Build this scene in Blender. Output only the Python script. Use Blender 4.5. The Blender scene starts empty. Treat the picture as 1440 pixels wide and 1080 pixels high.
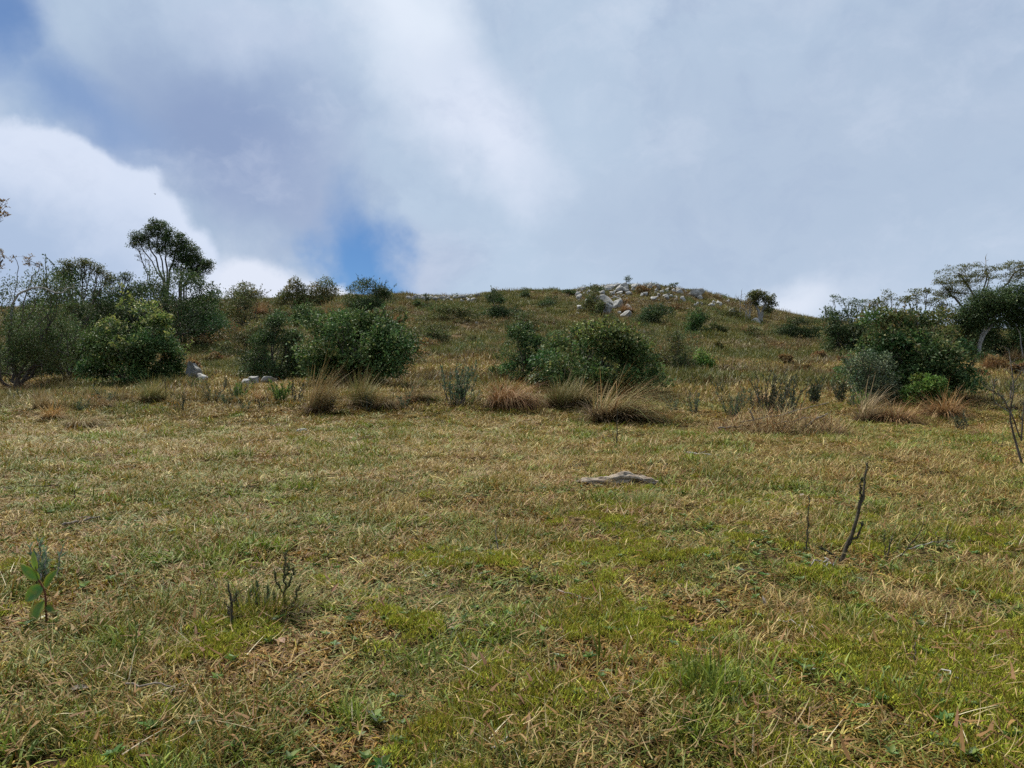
import bpy, math
import numpy as np
from mathutils import Vector, Matrix, Euler

# ------------------------------------------------------------------ camera, sky, sun
SC = bpy.context.scene
COL = SC.collection
R = math.radians
F_PX = 1088.0            # focal length in photo pixels (1440 wide)
CAM_H = 0.80             # squatting photographer
PITCH = R(2.1)

cam_d = bpy.data.cameras.new('camera')
cam = bpy.data.objects.new('camera', cam_d)
COL.objects.link(cam)
cam_d.sensor_width = 36.0
cam_d.lens = 36.0 * F_PX / 1440.0
cam_d.clip_start = 0.05
cam_d.clip_end = 5000.0
cam.location = (0, 0, CAM_H)
cam.rotation_euler = (R(90) + PITCH, 0, 0)
SC.camera = cam

SC.view_settings.view_transform = 'Standard'
SC.view_settings.look = 'None'
EXPO = 1.15
SC.view_settings.exposure = EXPO
SC.view_settings.gamma = 1.0
SC.cycles.use_denoising = False
SC.cycles.adaptive_threshold = 0.015
SC.cycles.max_bounces = 3
SC.cycles.diffuse_bounces = 2
SC.cycles.glossy_bounces = 2
SC.cycles.transmission_bounces = 2
SC.cycles.transparent_max_bounces = 4
SC.cycles.caustics_reflective = False
SC.cycles.caustics_refractive = False

SUN_EL, SUN_AZ = R(58), R(-35)     # azimuth clockwise from +Y (towards the hill)
sun_dir = Vector((math.sin(SUN_AZ) * math.cos(SUN_EL), math.cos(SUN_AZ) * math.cos(SUN_EL), math.sin(SUN_EL)))
sun_d = bpy.data.lights.new('sun', 'SUN')
sun_d.energy = 3.0
sun_d.angle = R(12)
sun_d.color = (1.0, 0.95, 0.86)
sun = bpy.data.objects.new('sun', sun_d)
COL.objects.link(sun)
sun.rotation_euler = (-sun_dir).to_track_quat('-Z', 'Y').to_euler()


def pdir(px, py):
    """unit direction through a photo pixel"""
    x, y = (px - 720) / F_PX, (540 - py) / F_PX
    v = Vector((x, math.cos(PITCH) - y * math.sin(PITCH), math.sin(PITCH) + y * math.cos(PITCH)))
    return v


class NT:
    """small node tree helper"""
    def __init__(self, tree):
        self.t = tree
        tree.nodes.clear()

    def n(self, typ, ins=None, **kw):
        nd = self.t.nodes.new(typ)
        for k, v in kw.items():
            setattr(nd, k, v)
        for k, v in (ins or {}).items():
            s = nd.inputs[k]
            if isinstance(v, bpy.types.NodeSocket):
                self.t.links.new(v, s)
            else:
                s.default_value = v
        return nd

    def math(self, op, a, b=0.0, clamp=False):
        nd = self.n('ShaderNodeMath', {0: a, 1: b}, operation=op, use_clamp=clamp)
        return nd.outputs[0]

    def vmath(self, op, a, b=(0, 0, 0)):
        nd = self.n('ShaderNodeVectorMath', {0: a, 1: b}, operation=op)
        return nd.outputs[1] if op in ('LENGTH', 'DOT_PRODUCT', 'DISTANCE') else nd.outputs[0]

    def mix(self, fac, a, b, blend='MIX'):
        nd = self.n('ShaderNodeMix', data_type='RGBA', blend_type=blend)
        for i, v in ((0, fac), (6, a), (7, b)):
            s = nd.inputs[i]
            if isinstance(v, bpy.types.NodeSocket):
                self.t.links.new(v, s)
            elif i == 0:
                s.default_value = v
            else:
                s.default_value = (*v[:3], 1)
        return nd.outputs[2]

    def mapr(self, v, a, b, c=0.0, d=1.0, smooth=True):
        nd = self.n('ShaderNodeMapRange', {0: v, 1: a, 2: b, 3: c, 4: d},
                    interpolation_type='SMOOTHSTEP' if smooth else 'LINEAR')
        return nd.outputs[0]

    def noise(self, vec, scale, detail=5.0, rough=0.5, out=0):
        nd = self.n('ShaderNodeTexNoise', {'Vector': vec, 'Scale': scale, 'Detail': detail, 'Roughness': rough})
        return nd.outputs[out]


def build_world():
    w = bpy.data.worlds.new('World')
    SC.world = w
    w.use_nodes = True
    g = NT(w.node_tree)
    K = 10.0                                     # background strength is 1/K
    tc = g.n('ShaderNodeTexCoord').outputs['Generated']
    sky = g.n('ShaderNodeTexSky', sky_type='NISHITA', sun_disc=False, sun_elevation=SUN_EL, sun_rotation=SUN_AZ,
              altitude=1200.0, air_density=1.0, dust_density=0.6, ozone_density=1.5)
    skyc = g.mix(1.0, sky.outputs[0], (0.20, 0.29, 0.385), 'MULTIPLY')
    wv = g.noise(tc, 2.6, 7.0, 0.55, out=1)
    wv = g.vmath('SUBTRACT', wv, (0.5, 0.5, 0.5))
    soft = g.vmath('ADD', tc, g.vmath('MULTIPLY', wv, (0.30, 0.30, 0.30)))
    wv2 = g.noise(tc, 9.0, 6.0, 0.55, out=1)
    wv2 = g.vmath('SUBTRACT', wv2, (0.5, 0.5, 0.5))
    edge = g.vmath('ADD', tc, g.vmath('MULTIPLY', wv2, (0.085, 0.085, 0.085)))
    edge = g.vmath('ADD', edge, g.vmath('MULTIPLY', wv, (0.05, 0.05, 0.05)))

    def blob(vec, px, py, rx, ry, inner, outer=1.0, tilt=0.0):
        """soft ellipse of sky about the direction of a pixel; rx, ry in photo pixels"""
        d = pdir(px, py)
        s = d.length
        d = d.normalized()
        az, el = math.atan2(d.x, d.y), math.asin(d.z)
        m = Matrix.Rotation(-az, 3, 'Z') @ Matrix.Rotation(el, 3, 'X') @ Matrix.Rotation(R(tilt), 3, 'Y')
        mp = g.n('ShaderNodeMapping', {'Vector': vec, 'Location': d, 'Rotation': m.to_euler(),
                                       'Scale': (rx / F_PX / s, 0.6, ry / F_PX / s)}, vector_type='TEXTURE')
        ln = g.vmath('LENGTH', mp.outputs[0])
        return g.mapr(ln, outer, inner)

    def c(r, gg, b):
        f = lambda v: K * 2 ** -EXPO * ((v / 255 + 0.055) / 1.055) ** 2.4
        return (f(r), f(gg), f(b))

    # overcast deck, a little uneven everywhere
    big = g.noise(g.vmath('ADD', tc, (3.1, 1.7, 0.4)), 1.7, 6.0, 0.5)
    cl = g.mix(g.mapr(big, 0.33, 0.66), c(164, 184, 210), c(190, 208, 229))
    fine = g.noise(g.vmath('ADD', soft, (1.1, 0.2, 5.0)), 5.5, 8.0, 0.58)
    cl = g.mix(g.math('MULTIPLY', g.mapr(fine, 0.42, 0.72), 0.45), cl, c(216, 224, 240))
    fine2 = g.noise(g.vmath('ADD', soft, (4.1, 7.2, 2.0)), 8.0, 9.0, 0.6)
    cl = g.mix(g.math('MULTIPLY', g.mapr(fine2, 0.50, 0.72), 0.35), cl, c(152, 171, 203))

    def put(col, f, amt, colr):
        return g.mix(g.math('MULTIPLY', f, amt), col, colr)
    cl = put(cl, blob(soft, 1150, 250, 480, 300, 0.2), 0.8, c(178, 195, 218))
    cl = put(cl, blob(soft, 330, 160, 280, 180, 0.1), 0.9, c(138, 158, 196))
    cl = put(cl, blob(soft, 420, 250, 150, 110, 0.1), 0.6, c(150, 167, 202))
    cl = put(cl, blob(soft, 560, 330, 120, 70, 0.1), 0.6, c(178, 190, 216))
    cl = put(cl, blob(soft, 575, 30, 120, 150, 0.1, tilt=-25), 1.0, c(226, 236, 250))
    cl = put(cl, blob(soft, 660, 180, 170, 90, 0.1, tilt=40), 1.0, c(221, 230, 247))
    cl = put(cl, blob(soft, 380, 40, 160, 70, 0.1), 0.45, c(196, 209, 232))
    cl = put(cl, blob(soft, 830, 300, 160, 110, 0.1), 0.6, c(178, 195, 218))
    # blue openings
    hole = blob(soft, 512, 350, 64, 138, 0.35)
    hole = g.math('MAXIMUM', hole, g.math('MULTIPLY', blob(soft, -25, 15, 130, 130, 0.2), 0.85))
    hole = g.math('MAXIMUM', hole, g.math('MULTIPLY', blob(soft, 90, 120, 230, 90, 0.0, tilt=20), 0.58))
    # a few more openings elsewhere in the sky so that it goes on alike all round
    more = g.noise(g.vmath('ADD', soft, (7.3, 2.2, 1.0)), 1.3, 3.0, 0.5)
    away = g.mapr(g.vmath('DOT_PRODUCT', tc, (0, 1, 0.2)), 0.62, 0.40)
    hole = g.math('MAXIMUM', hole, g.math('MULTIPLY', g.mapr(more, 0.60, 0.70), away))
    cl = g.mix(hole, cl, skyc)
    # nearer white cumulus low on the left
    cu = blob(edge, -20, 455, 365, 292, 0.93, 1.0)
    rim = blob(soft, 20, 400, 290, 190, 0.45, 1.1)
    cucol = g.mix(rim, c(214, 225, 245), c(176, 195, 223))
    puff = g.noise(edge, 7.0, 6.0, 0.55)
    cucol = g.mix(g.math('MULTIPLY', g.mapr(puff, 0.4, 0.68), 0.45), cucol, c(222, 231, 248))
    cl = g.mix(cu, cl, cucol)
    cl = g.mix(blob(edge, 350, 445, 110, 80, 0.75, 1.05), cl, c(226, 233, 248))
    cl = g.mix(blob(edge, 475, 440, 62, 46, 0.75, 1.05), cl, c(236, 241, 250))
    cl = put(cl, blob(soft, 1130, 445, 150, 60, 0.1), 0.9, c(226, 234, 248))
    wisp = g.noise(g.vmath('MULTIPLY', g.vmath('ADD', edge, (2.0, 0, 3.0)), (1.0, 1.0, 1.6)), 6.0, 10.0, 0.62)
    cl = g.mix(g.math('MULTIPLY', g.mapr(wisp, 0.50, 0.70), g.math('MULTIPLY', g.math('SUBTRACT', 1.0, hole), 0.22)), cl, c(222, 230, 246))
    cl = g.mix(g.math('MULTIPLY', g.mapr(wisp, 0.48, 0.30), g.math('MULTIPLY', g.math('SUBTRACT', 1.0, hole), 0.20)), cl, c(150, 170, 203))
    bg = g.n('ShaderNodeBackground', {'Color': cl, 'Strength': 1.0 / K})
    out = g.n('ShaderNodeOutputWorld', {'Surface': bg.outputs[0]})
    w.cycles.sampling_method = 'MANUAL'
    w.cycles.sample_map_resolution = 512


build_world()

# ------------------------------------------------------------------ numeric helpers
def _hash(ix, iy, seed):
    h = (ix.astype(np.int64) * 374761393 + iy.astype(np.int64) * 668265263 + seed * 974634777) & 0xFFFFFFFF
    h = ((h ^ (h >> 13)) * 1274126177) & 0xFFFFFFFF
    return ((h ^ (h >> 16)) & 0xFFFFFF) / float(0xFFFFFF)


def vnoise(x, y, seed=0):
    x = np.asarray(x, float); y = np.asarray(y, float)
    ix, iy = np.floor(x), np.floor(y)
    fx, fy = x - ix, y - iy
    fx = fx * fx * (3 - 2 * fx); fy = fy * fy * (3 - 2 * fy)
    a = _hash(ix, iy, seed); b = _hash(ix + 1, iy, seed)
    c = _hash(ix, iy + 1, seed); d = _hash(ix + 1, iy + 1, seed)
    return (a * (1 - fx) + b * fx) * (1 - fy) + (c * (1 - fx) + d * fx) * fy


def fbm(x, y, seed=0, octv=4, gain=0.5):
    s, a, t = 0.0, 1.0, 0.0
    for o in range(octv):
        s = s + a * vnoise(np.asarray(x) * 2 ** o + 17.3 * o, np.asarray(y) * 2 ** o - 9.1 * o, seed + o)
        t += a
        a *= gain
    return s / t


def noise3(P, s, seed):
    return (vnoise(P[:, 0] * s, P[:, 1] * s + P[:, 2] * s * 0.7, seed) + vnoise(P[:, 1] * s + 5.2, P[:, 2] * s, seed + 1)
            + vnoise(P[:, 2] * s + 1.7, P[:, 0] * s - 3.1, seed + 2)) / 3.0


def norm(v):
    return v / np.maximum(np.linalg.norm(v, axis=-1, keepdims=True), 1e-9)


def rand_unit(rng, n):
    return norm(rng.normal(size=(n, 3)))


# ------------------------------------------------------------------ the lie of the land
_dk = np.array([0, 12.4, 14.0, 17, 20, 25, 30, 38, 45, 52, 60.0])
_zk = []
_rows = [None, None, 566, 547, 531, 509, 491, 467, 450, 431, 411]
for _d, _r in zip(_dk, _rows):
    _zk.append(0.0551 * _d if _r is None else CAM_H + _d * math.tan(PITCH + math.atan((540 - _r) / F_PX)))
_dd = np.arange(-20, 60.01, 0.1)
_zz = np.where(_dd < 12.4, 0.0551 * _dd, np.interp(_dd, _dk, _zk))
_pad = np.concatenate([_zz[:1].repeat(15) - 0.0551 * 0.1 * np.arange(15, 0, -1), _zz, _zz[-1] + 0.026 * np.arange(1, 16)])
_zz = np.convolve(_pad, np.ones(31) / 31, mode='valid')
_cx = np.array([-400, 0, 150, 300, 420, 550, 640, 740, 800, 870, 930, 990, 1040, 1080, 1120, 1180, 1250, 1440, 1900])
_cy = np.array([440, 436, 432, 426, 424, 417, 417, 416, 411, 406, 408, 416, 428, 437, 447, 456, 463, 470, 474])


def height(X, Y):
    X = np.asarray(X, float); Y = np.asarray(Y, float)
    Yc = np.maximum(Y, 6.0)
    px = 720 + F_PX * X / Yc
    crest = np.interp(px, _cx, _cy)
    k = (566 - crest) / (566 - 411.0)
    d = np.minimum(Y, 60.0)
    z0 = np.interp(d, _dd, _zz)
    line = CAM_H + d * math.tan(PITCH + math.atan((540 - 566) / F_PX))
    z = np.where(d > 14, line + (z0 - line) * k, z0)
    z = np.where(Y < -20, 0.0551 * Y, z)
    over = np.maximum(Y - 60.0, 0)
    z = z + 0.20 * np.minimum(over, 3.0) - 0.20 * np.maximum(over - 3, 0) * (1 - np.exp(-np.maximum(over - 3, 0) / 15))
    z = np.where(Y > 90, np.maximum(z, -6 + 0 * z), z)
    far = np.clip((Y - 11) / 10, 0, 1) * np.clip((400 - Y) / 200, 0, 1)
    z = z + far * ((fbm(X / 5.0, Y / 5.0, 3, 3) - 0.5) * 0.75 + (fbm(X / 1.6, Y / 1.6, 8, 2) - 0.5) * 0.22)
    near = np.clip((40 - np.abs(Y)) / 20, 0, 1)
    z = z + near * ((fbm(X / 1.3, Y / 1.3, 21, 3) - 0.5) * 0.09 + (fbm(X / 0.35, Y / 0.35, 31, 2) - 0.5) * 0.035)
    z = z + (fbm(X / 3.5, Y / 3.5, 41, 2) - 0.5) * 0.10 * near
    return z


_z00 = float(height(0.0, 0.0))
_h0 = height


def height(X, Y):
    return _h0(X, Y) - _z00


def gz(x, y):
    return float(height(np.array([x]), np.array([y]))[0])


_ts = np.concatenate([np.arange(0.6, 20, 0.02), np.arange(20, 110, 0.1)])


def hit(px, py):
    """where the ray through a photo pixel meets the ground"""
    d = pdir(px, py)
    P = np.outer(_ts, np.array(d))
    P[:, 2] += CAM_H
    below = P[:, 2] <= height(P[:, 0], P[:, 1])
    i = int(np.argmax(below)) if below.any() else len(_ts) - 1
    x, y = float(P[i, 0]), float(P[i, 1])
    return Vector((x, y, gz(x, y)))


def at(px, Y, py=470):
    """ground point at depth Y under the photo column px"""
    d = pdir(px, py)
    x = d.x / d.y * Y
    return Vector((x, Y, gz(x, Y)))


# ------------------------------------------------------------------ materials
def new_mat(name):
    m = bpy.data.materials.new(name)
    m.use_nodes = True
    return m, NT(m.node_tree)


def leaf_mat(name, rough=0.55, trans=0.25, spec=0.3, vary=0.25, hue=0.02):
    m, g = new_mat(name)
    at_ = g.n('ShaderNodeAttribute', attribute_name='col').outputs[0]
    rnd = g.n('ShaderNodeObjectInfo').outputs['Random']
    hs = g.n('ShaderNodeHueSaturation', {'Hue': g.mapr(rnd, 0, 1, 0.5 - hue, 0.5 + hue, False), 'Saturation': 1.0,
                                         'Value': g.mapr(rnd, 0, 1, 1 - vary, 1 + vary, False), 'Fac': 1.0, 'Color': at_})
    p = g.n('ShaderNodeBsdfPrincipled', {'Base Color': hs.outputs[0], 'Roughness': rough, 'Specular IOR Level': spec})
    sh = p.outputs[0]
    if trans > 0:
        t = g.n('ShaderNodeBsdfTranslucent', {'Color': hs.outputs[0]})
        sh = g.n('ShaderNodeMixShader', {0: trans, 1: sh, 2: t.outputs[0]}).outputs[0]
    g.n('ShaderNodeOutputMaterial', {'Surface': sh})
    return m


def bark_mat(name, a, b, scale=14.0, bump=0.5):
    m, g = new_mat(name)
    co = g.n('ShaderNodeTexCoord').outputs['Object']
    st = g.vmath('MULTIPLY', co, (1, 1, 0.35))
    n1 = g.noise(st, scale, 6, 0.65)
    n2 = g.noise(co, scale * 3.5, 4, 0.6)
    col = g.mix(g.mapr(n1, 0.35, 0.66), a, b)
    col = g.mix(g.math('MULTIPLY', g.mapr(n2, 0.5, 0.7), 0.5), col, tuple(0.45 * v for v in a))
    bp = g.n('ShaderNodeBump', {'Strength': bump, 'Distance': 0.01, 'Height': n1})
    p = g.n('ShaderNodeBsdfPrincipled', {'Base Color': col, 'Roughness': 0.9, 'Specular IOR Level': 0.15, 'Normal': bp.outputs[0]})
    g.n('ShaderNodeOutputMaterial', {'Surface': p.outputs[0]})
    return m


def rock_mat():
    m, g = new_mat('lichen_rock')
    co = g.n('ShaderNodeNewGeometry').outputs['Position']
    n1 = g.noise(co, 2.2, 8, 0.62)
    n2 = g.noise(g.vmath('ADD', co, (9, 3, 1)), 5.5, 6, 0.65)
    n3 = g.noise(g.vmath('ADD', co, (2, 8, 4)), 16, 5, 0.6)
    col = g.mix(g.mapr(n1, 0.35, 0.65), (0.22, 0.213, 0.195), (0.41, 0.40, 0.375))
    col = g.mix(g.math('MULTIPLY', g.mapr(n2, 0.53, 0.66), 0.8), col, (0.12, 0.115, 0.10))
    col = g.mix(g.math('MULTIPLY', g.mapr(n3, 0.56, 0.68), 0.5), col, (0.42, 0.37, 0.27))
    h = g.math('ADD', n1, g.math('MULTIPLY', n3, 0.35))
    bp = g.n('ShaderNodeBump', {'Strength': 0.9, 'Distance': 0.06, 'Height': h})
    p = g.n('ShaderNodeBsdfPrincipled', {'Base Color': col, 'Roughness': 0.92, 'Specular IOR Level': 0.2, 'Normal': bp.outputs[0]})
    g.n('ShaderNodeOutputMaterial', {'Surface': p.outputs[0]})
    return m


def ground_mat():
    m, g = new_mat('turf_and_soil')
    co = g.n('ShaderNodeNewGeometry').outputs['Position']
    n1 = g.noise(co, 0.55, 6, 0.6)
    n2 = g.noise(g.vmath('ADD', co, (5, 1, 0)), 3.2, 7, 0.65)
    n3 = g.noise(co, 38.0, 6, 0.7)
    n4 = g.noise(g.vmath('ADD', co, (1, 7, 0)), 0.18, 5, 0.6)
    col = g.mix(g.mapr(n2, 0.35, 0.65), (0.070, 0.046, 0.024), (0.15, 0.105, 0.048))
    col = g.mix(g.math('MULTIPLY', g.mapr(n1, 0.42, 0.62), 0.55), col, (0.115, 0.115, 0.040))
    col = g.mix(g.math('MULTIPLY', g.mapr(n4, 0.48, 0.62), 0.5), col, (0.15, 0.085, 0.045))
    col = g.mix(g.math('MULTIPLY', g.mapr(n3, 0.5, 0.72), 0.6), col, (0.045, 0.034, 0.020))
    bp = g.n('ShaderNodeBump', {'Strength': 1.0, 'Distance': 0.05, 'Height': g.math('ADD', n3, n2)})
    p = g.n('ShaderNodeBsdfPrincipled', {'Base Color': col, 'Roughness': 1.0, 'Specular IOR Level': 0.05, 'Normal': bp.outputs[0]})
    g.n('ShaderNodeOutputMaterial', {'Surface': p.outputs[0]})
    return m


M_GRASS = leaf_mat('grass_blades', 0.6, 0.22, 0.25, 0.22, 0.018)
M_STRAW = leaf_mat('straw', 0.7, 0.15, 0.2, 0.25, 0.012)
M_MOSS = leaf_mat('moss', 0.9, 0.2, 0.05, 0.2, 0.015)
M_LEAF = leaf_mat('shrub_leaves', 0.60, 0.25, 0.22, 0.0, 0.0)
M_GLOSS = leaf_mat('glossy_leaf', 0.3, 0.25, 0.5, 0.0, 0.0)
def sprout_mat():
    m, g = new_mat('sprout_leaf')
    at_ = g.n('ShaderNodeAttribute', attribute_name='col').outputs[0]
    co = g.n('ShaderNodeTexCoord').outputs['Object']
    n1 = g.noise(co, 55.0, 5, 0.6)
    n2 = g.noise(co, 160.0, 4, 0.6)
    col = g.mix(g.math('MULTIPLY', g.mapr(n1, 0.45, 0.68), 0.7), at_, (0.17, 0.19, 0.03))
    col = g.mix(g.math('MULTIPLY', g.mapr(n2, 0.60, 0.70), 0.8), col, (0.10, 0.055, 0.02))
    bp = g.n('ShaderNodeBump', {'Strength': 0.5, 'Distance': 0.002, 'Height': n1})
    p = g.n('ShaderNodeBsdfPrincipled', {'Base Color': col, 'Roughness': 0.42, 'Specular IOR Level': 0.35, 'Normal': bp.outputs[0]})
    t = g.n('ShaderNodeBsdfTranslucent', {'Color': col})
    sh = g.n('ShaderNodeMixShader', {0: 0.25, 1: p.outputs[0], 2: t.outputs[0]})
    g.n('ShaderNodeOutputMaterial', {'Surface': sh.outputs[0]})
    return m


def log_mat():
    m, g = new_mat('fissured_log')
    co = g.n('ShaderNodeTexCoord').outputs['Object']
    st = g.vmath('MULTIPLY', co, (0.12, 1.0, 1.0))
    n1 = g.noise(st, 70.0, 6, 0.65)
    n2 = g.noise(co, 16.0, 6, 0.6)
    col = g.mix(g.mapr(n1, 0.36, 0.62), (0.11, 0.085, 0.062), (0.42, 0.355, 0.28))
    col = g.mix(g.math('MULTIPLY', g.mapr(n2, 0.50, 0.66), 0.6), col, (0.24, 0.16, 0.11))
    bp = g.n('ShaderNodeBump', {'Strength': 1.0, 'Distance': 0.012, 'Height': n1})
    p = g.n('ShaderNodeBsdfPrincipled', {'Base Color': col, 'Roughness': 0.95, 'Specular IOR Level': 0.1, 'Normal': bp.outputs[0]})
    g.n('ShaderNodeOutputMaterial', {'Surface': p.outputs[0]})
    return m


M_SPROUT = sprout_mat()
M_LOG = log_mat()
M_BARK = bark_mat('dark_bark', (0.075, 0.062, 0.050), (0.14, 0.12, 0.10))
M_PALE = bark_mat('pale_bark', (0.22, 0.205, 0.18), (0.40, 0.38, 0.34))
M_DEAD = bark_mat('weathered_wood', (0.15, 0.122, 0.095), (0.29, 0.245, 0.20), 22.0, 0.8)
M_BURNT = bark_mat('charred_stem', (0.038, 0.032, 0.024), (0.10, 0.085, 0.055), 40.0, 0.8)
M_ROCK = rock_mat()
M_GROUND = ground_mat()


# ------------------------------------------------------------------ mesh helpers
def make_mesh(name, V, F, C=None, mat=None, smooth=False):
    """V (n,3), F list of (m,k) int arrays, C (n,3) vertex colours"""
    me = bpy.data.meshes.new(name)
    V = np.asarray(V, np.float32)
    F = [np.asarray(f, np.int32) for f in (F if isinstance(F, list) else [F]) if len(f)]
    tot = np.concatenate([np.full(len(f), f.shape[1], np.int32) for f in F])
    idx = np.concatenate([f.ravel() for f in F])
    me.vertices.add(len(V)); me.vertices.foreach_set('co', V.ravel())
    me.loops.add(len(idx)); me.loops.foreach_set('vertex_index', idx)
    me.polygons.add(len(tot))
    start = np.concatenate([[0], np.cumsum(tot)[:-1]]).astype(np.int32)
    me.polygons.foreach_set('loop_start', start)
    me.polygons.foreach_set('loop_total', tot)
    if smooth:
        me.polygons.foreach_set('use_smooth', np.ones(len(tot), bool))
    me.update(calc_edges=True)
    if C is not None:
        a = me.color_attributes.new('col', 'FLOAT_COLOR', 'POINT')
        c4 = np.ones((len(V), 4), np.float32)
        c4[:, :3] = C
        a.data.foreach_set('color', c4.ravel())
    if mat:
        me.materials.append(mat)
    return me


def link(name, me, parent=None):
    o = bpy.data.objects.new(name, me)
    COL.objects.link(o)
    if parent is not None:
        o.parent = parent
    return o


def tag(o, label=None, cat=None, group=None, kind=None):
    for k, v in (('label', label), ('category', cat), ('group', group), ('kind', kind)):
        if v:
            o[k] = v
    return o


def thing(name, label, cat, loc, group=None, rz=0.0):
    o = bpy.data.objects.new(name, None)
    o.empty_display_size = 0.2
    COL.objects.link(o)
    o.location = loc
    o.rotation_euler = (0, 0, rz)
    return tag(o, label, cat, group)


def copy_tree(o, parent=None):
    c = o.copy()
    COL.objects.link(c)
    c.parent = parent
    for ch in list(o.children):
        copy_tree(ch, c)
    return c


class Geo:
    """collects quads, triangles and colours"""
    def __init__(self):
        self.V, self.Q, self.T, self.C, self.n = [], [], [], [], 0

    def add(self, V, Q=None, T=None, C=None):
        V = np.asarray(V, float)
        if Q is not None and len(Q):
            self.Q.append(np.asarray(Q) + self.n)
        if T is not None and len(T):
            self.T.append(np.asarray(T) + self.n)
        self.V.append(V)
        self.C.append(np.zeros((len(V), 3)) + 0.1 if C is None else np.broadcast_to(C, (len(V), 3)))
        self.n += len(V)

    def mesh(self, name, mat, smooth=False):
        F = []
        if self.Q:
            F.append(np.concatenate(self.Q))
        if self.T:
            F.append(np.concatenate(self.T))
        return make_mesh(name, np.concatenate(self.V), F, np.concatenate(self.C), mat, smooth)


def palette(rng, n, pal, jit=0.22):
    """pal: list of (weight, (r,g,b))"""
    w = np.array([p[0] for p in pal], float)
    cs = np.array([p[1] for p in pal], float)
    i = rng.choice(len(pal), n, p=w / w.sum())
    return cs[i] * (1 + jit * rng.uniform(-1, 1, (n, 1))) * (1 + 0.06 * rng.uniform(-1, 1, (n, 3)))


def add_leaves(g, P, D, N, L, W, C, fold=0.12):
    """flat-folded diamond leaves"""
    n = len(P)
    D = norm(D)
    S = norm(np.cross(D, N))
    U = np.cross(S, D)
    L = np.broadcast_to(np.asarray(L, float).reshape(-1, 1), (n, 1))
    W = np.broadcast_to(np.asarray(W, float).reshape(-1, 1), (n, 1))
    a = P
    b = P + D * L * 0.45 + S * W * 0.5 + U * L * fold
    c = P + D * L - U * L * 0.10
    d = P + D * L * 0.45 - S * W * 0.5 + U * L * fold
    V = np.stack([a, b, c, d], 1).reshape(-1, 3)
    k = np.arange(n)[:, None] * 4
    T = np.concatenate([k + np.array([[0, 2, 1]]), k + np.array([[0, 3, 2]])])
    g.add(V, T=T, C=np.repeat(C, 4, axis=0))


def add_blades(g, P, az, th0, dth, L, W, C, seg=3, twist=0.3, rng=None):
    """curved tapering blades; th0 = lean from the vertical at the base, dth = extra lean gained to the tip"""
    n = len(P)
    hx = np.stack([np.cos(az), np.sin(az), 0 * az], 1)
    sx = np.stack([-np.sin(az), np.cos(az), 0 * az], 1)
    if rng is not None:
        tw = rng.uniform(-twist, twist, n)[:, None]
        sx = norm(sx + hx * tw + np.array([0, 0, 1]) * tw * 0.6)
    rows = []
    p = np.array(P, float)
    for s in range(seg + 1):
        t = s / seg
        w = W * (1.0 if s == 0 else (1 - t) ** 0.6)
        if s < seg:
            rows.append(p - sx * w[:, None] * 0.5)
            rows.append(p + sx * w[:, None] * 0.5)
        else:
            rows.append(p.copy())
        th = th0 + dth * (t + 0.5 / seg)
        p = p + (hx * np.sin(th)[:, None] + np.array([0, 0, 1]) * np.cos(th)[:, None]) * (L / seg)[:, None]
    m = len(rows)
    V = np.stack(rows, 1).reshape(-1, 3)
    k = np.arange(n)[:, None] * m
    Q = [k + np.array([[2 * s, 2 * s + 1, 2 * s + 3, 2 * s + 2]]) for s in range(seg - 1)]
    T = k + np.array([[m - 3, m - 2, m - 1]])
    g.add(V, Q=np.concatenate(Q) if Q else None, T=T, C=np.repeat(C, m, axis=0))


def add_tube(g, pts, rad, sides=6, C=(0.1, 0.1, 0.1), cap=True, ridges=None):
    pts = np.asarray(pts, float)
    rad = np.broadcast_to(np.asarray(rad, float), (len(pts),))
    t = norm(np.gradient(pts, axis=0))
    ref = np.array([0.31, 0.17, 0.93])
    if abs(t.mean(0) @ ref) > 0.85 * np.linalg.norm(t.mean(0)):
        ref = np.array([0.95, 0.2, 0.1])
    a = norm(np.cross(t, ref))
    b = np.cross(t, a)
    ang = np.linspace(0, 2 * np.pi, sides, endpoint=False)
    r = np.repeat(rad[:, None], sides, 1)
    if ridges is not None:
        r = r * ridges(np.linspace(0, 1, len(pts))[:, None], ang[None, :])
    V = pts[:, None, :] + (np.cos(ang)[None, :, None] * a[:, None, :] + np.sin(ang)[None, :, None] * b[:, None, :]) * r[:, :, None]
    m = len(pts)
    i = (np.arange(m - 1)[:, None] * sides + np.arange(sides)[None, :]).ravel()
    j = (np.arange(m - 1)[:, None] * sides + (np.arange(sides)[None, :] + 1) % sides).ravel()
    Q = np.stack([i, j, j + sides, i + sides], 1)
    V = V.reshape(-1, 3)
    T = None
    if cap:
        V = np.vstack([V, pts[:1], pts[-1:]])
        s = np.arange(sides)
        T = np.vstack([np.stack([(s + 1) % sides, s, np.full(sides, m * sides)], 1),
                       np.stack([s + (m - 1) * sides, (s + 1) % sides + (m - 1) * sides, np.full(sides, m * sides + 1)], 1)])
    g.add(V, Q=Q, T=T, C=np.broadcast_to(C, (len(V), 3)))


def curve_pts(rng, a, b, n=5, sag=0.0, jit=0.06):
    a = np.asarray(a, float); b = np.asarray(b, float)
    t = np.linspace(0, 1, n)[:, None]
    ln = np.linalg.norm(b - a)
    p = a * (1 - t) + b * t
    j = rng.normal(size=(n, 3)) * jit * ln
    j[0] = 0; j[-1] = 0
    p = p + j
    p[:, 2] += sag * ln * (4 * t[:, 0] * (1 - t[:, 0]))
    return p


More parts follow.
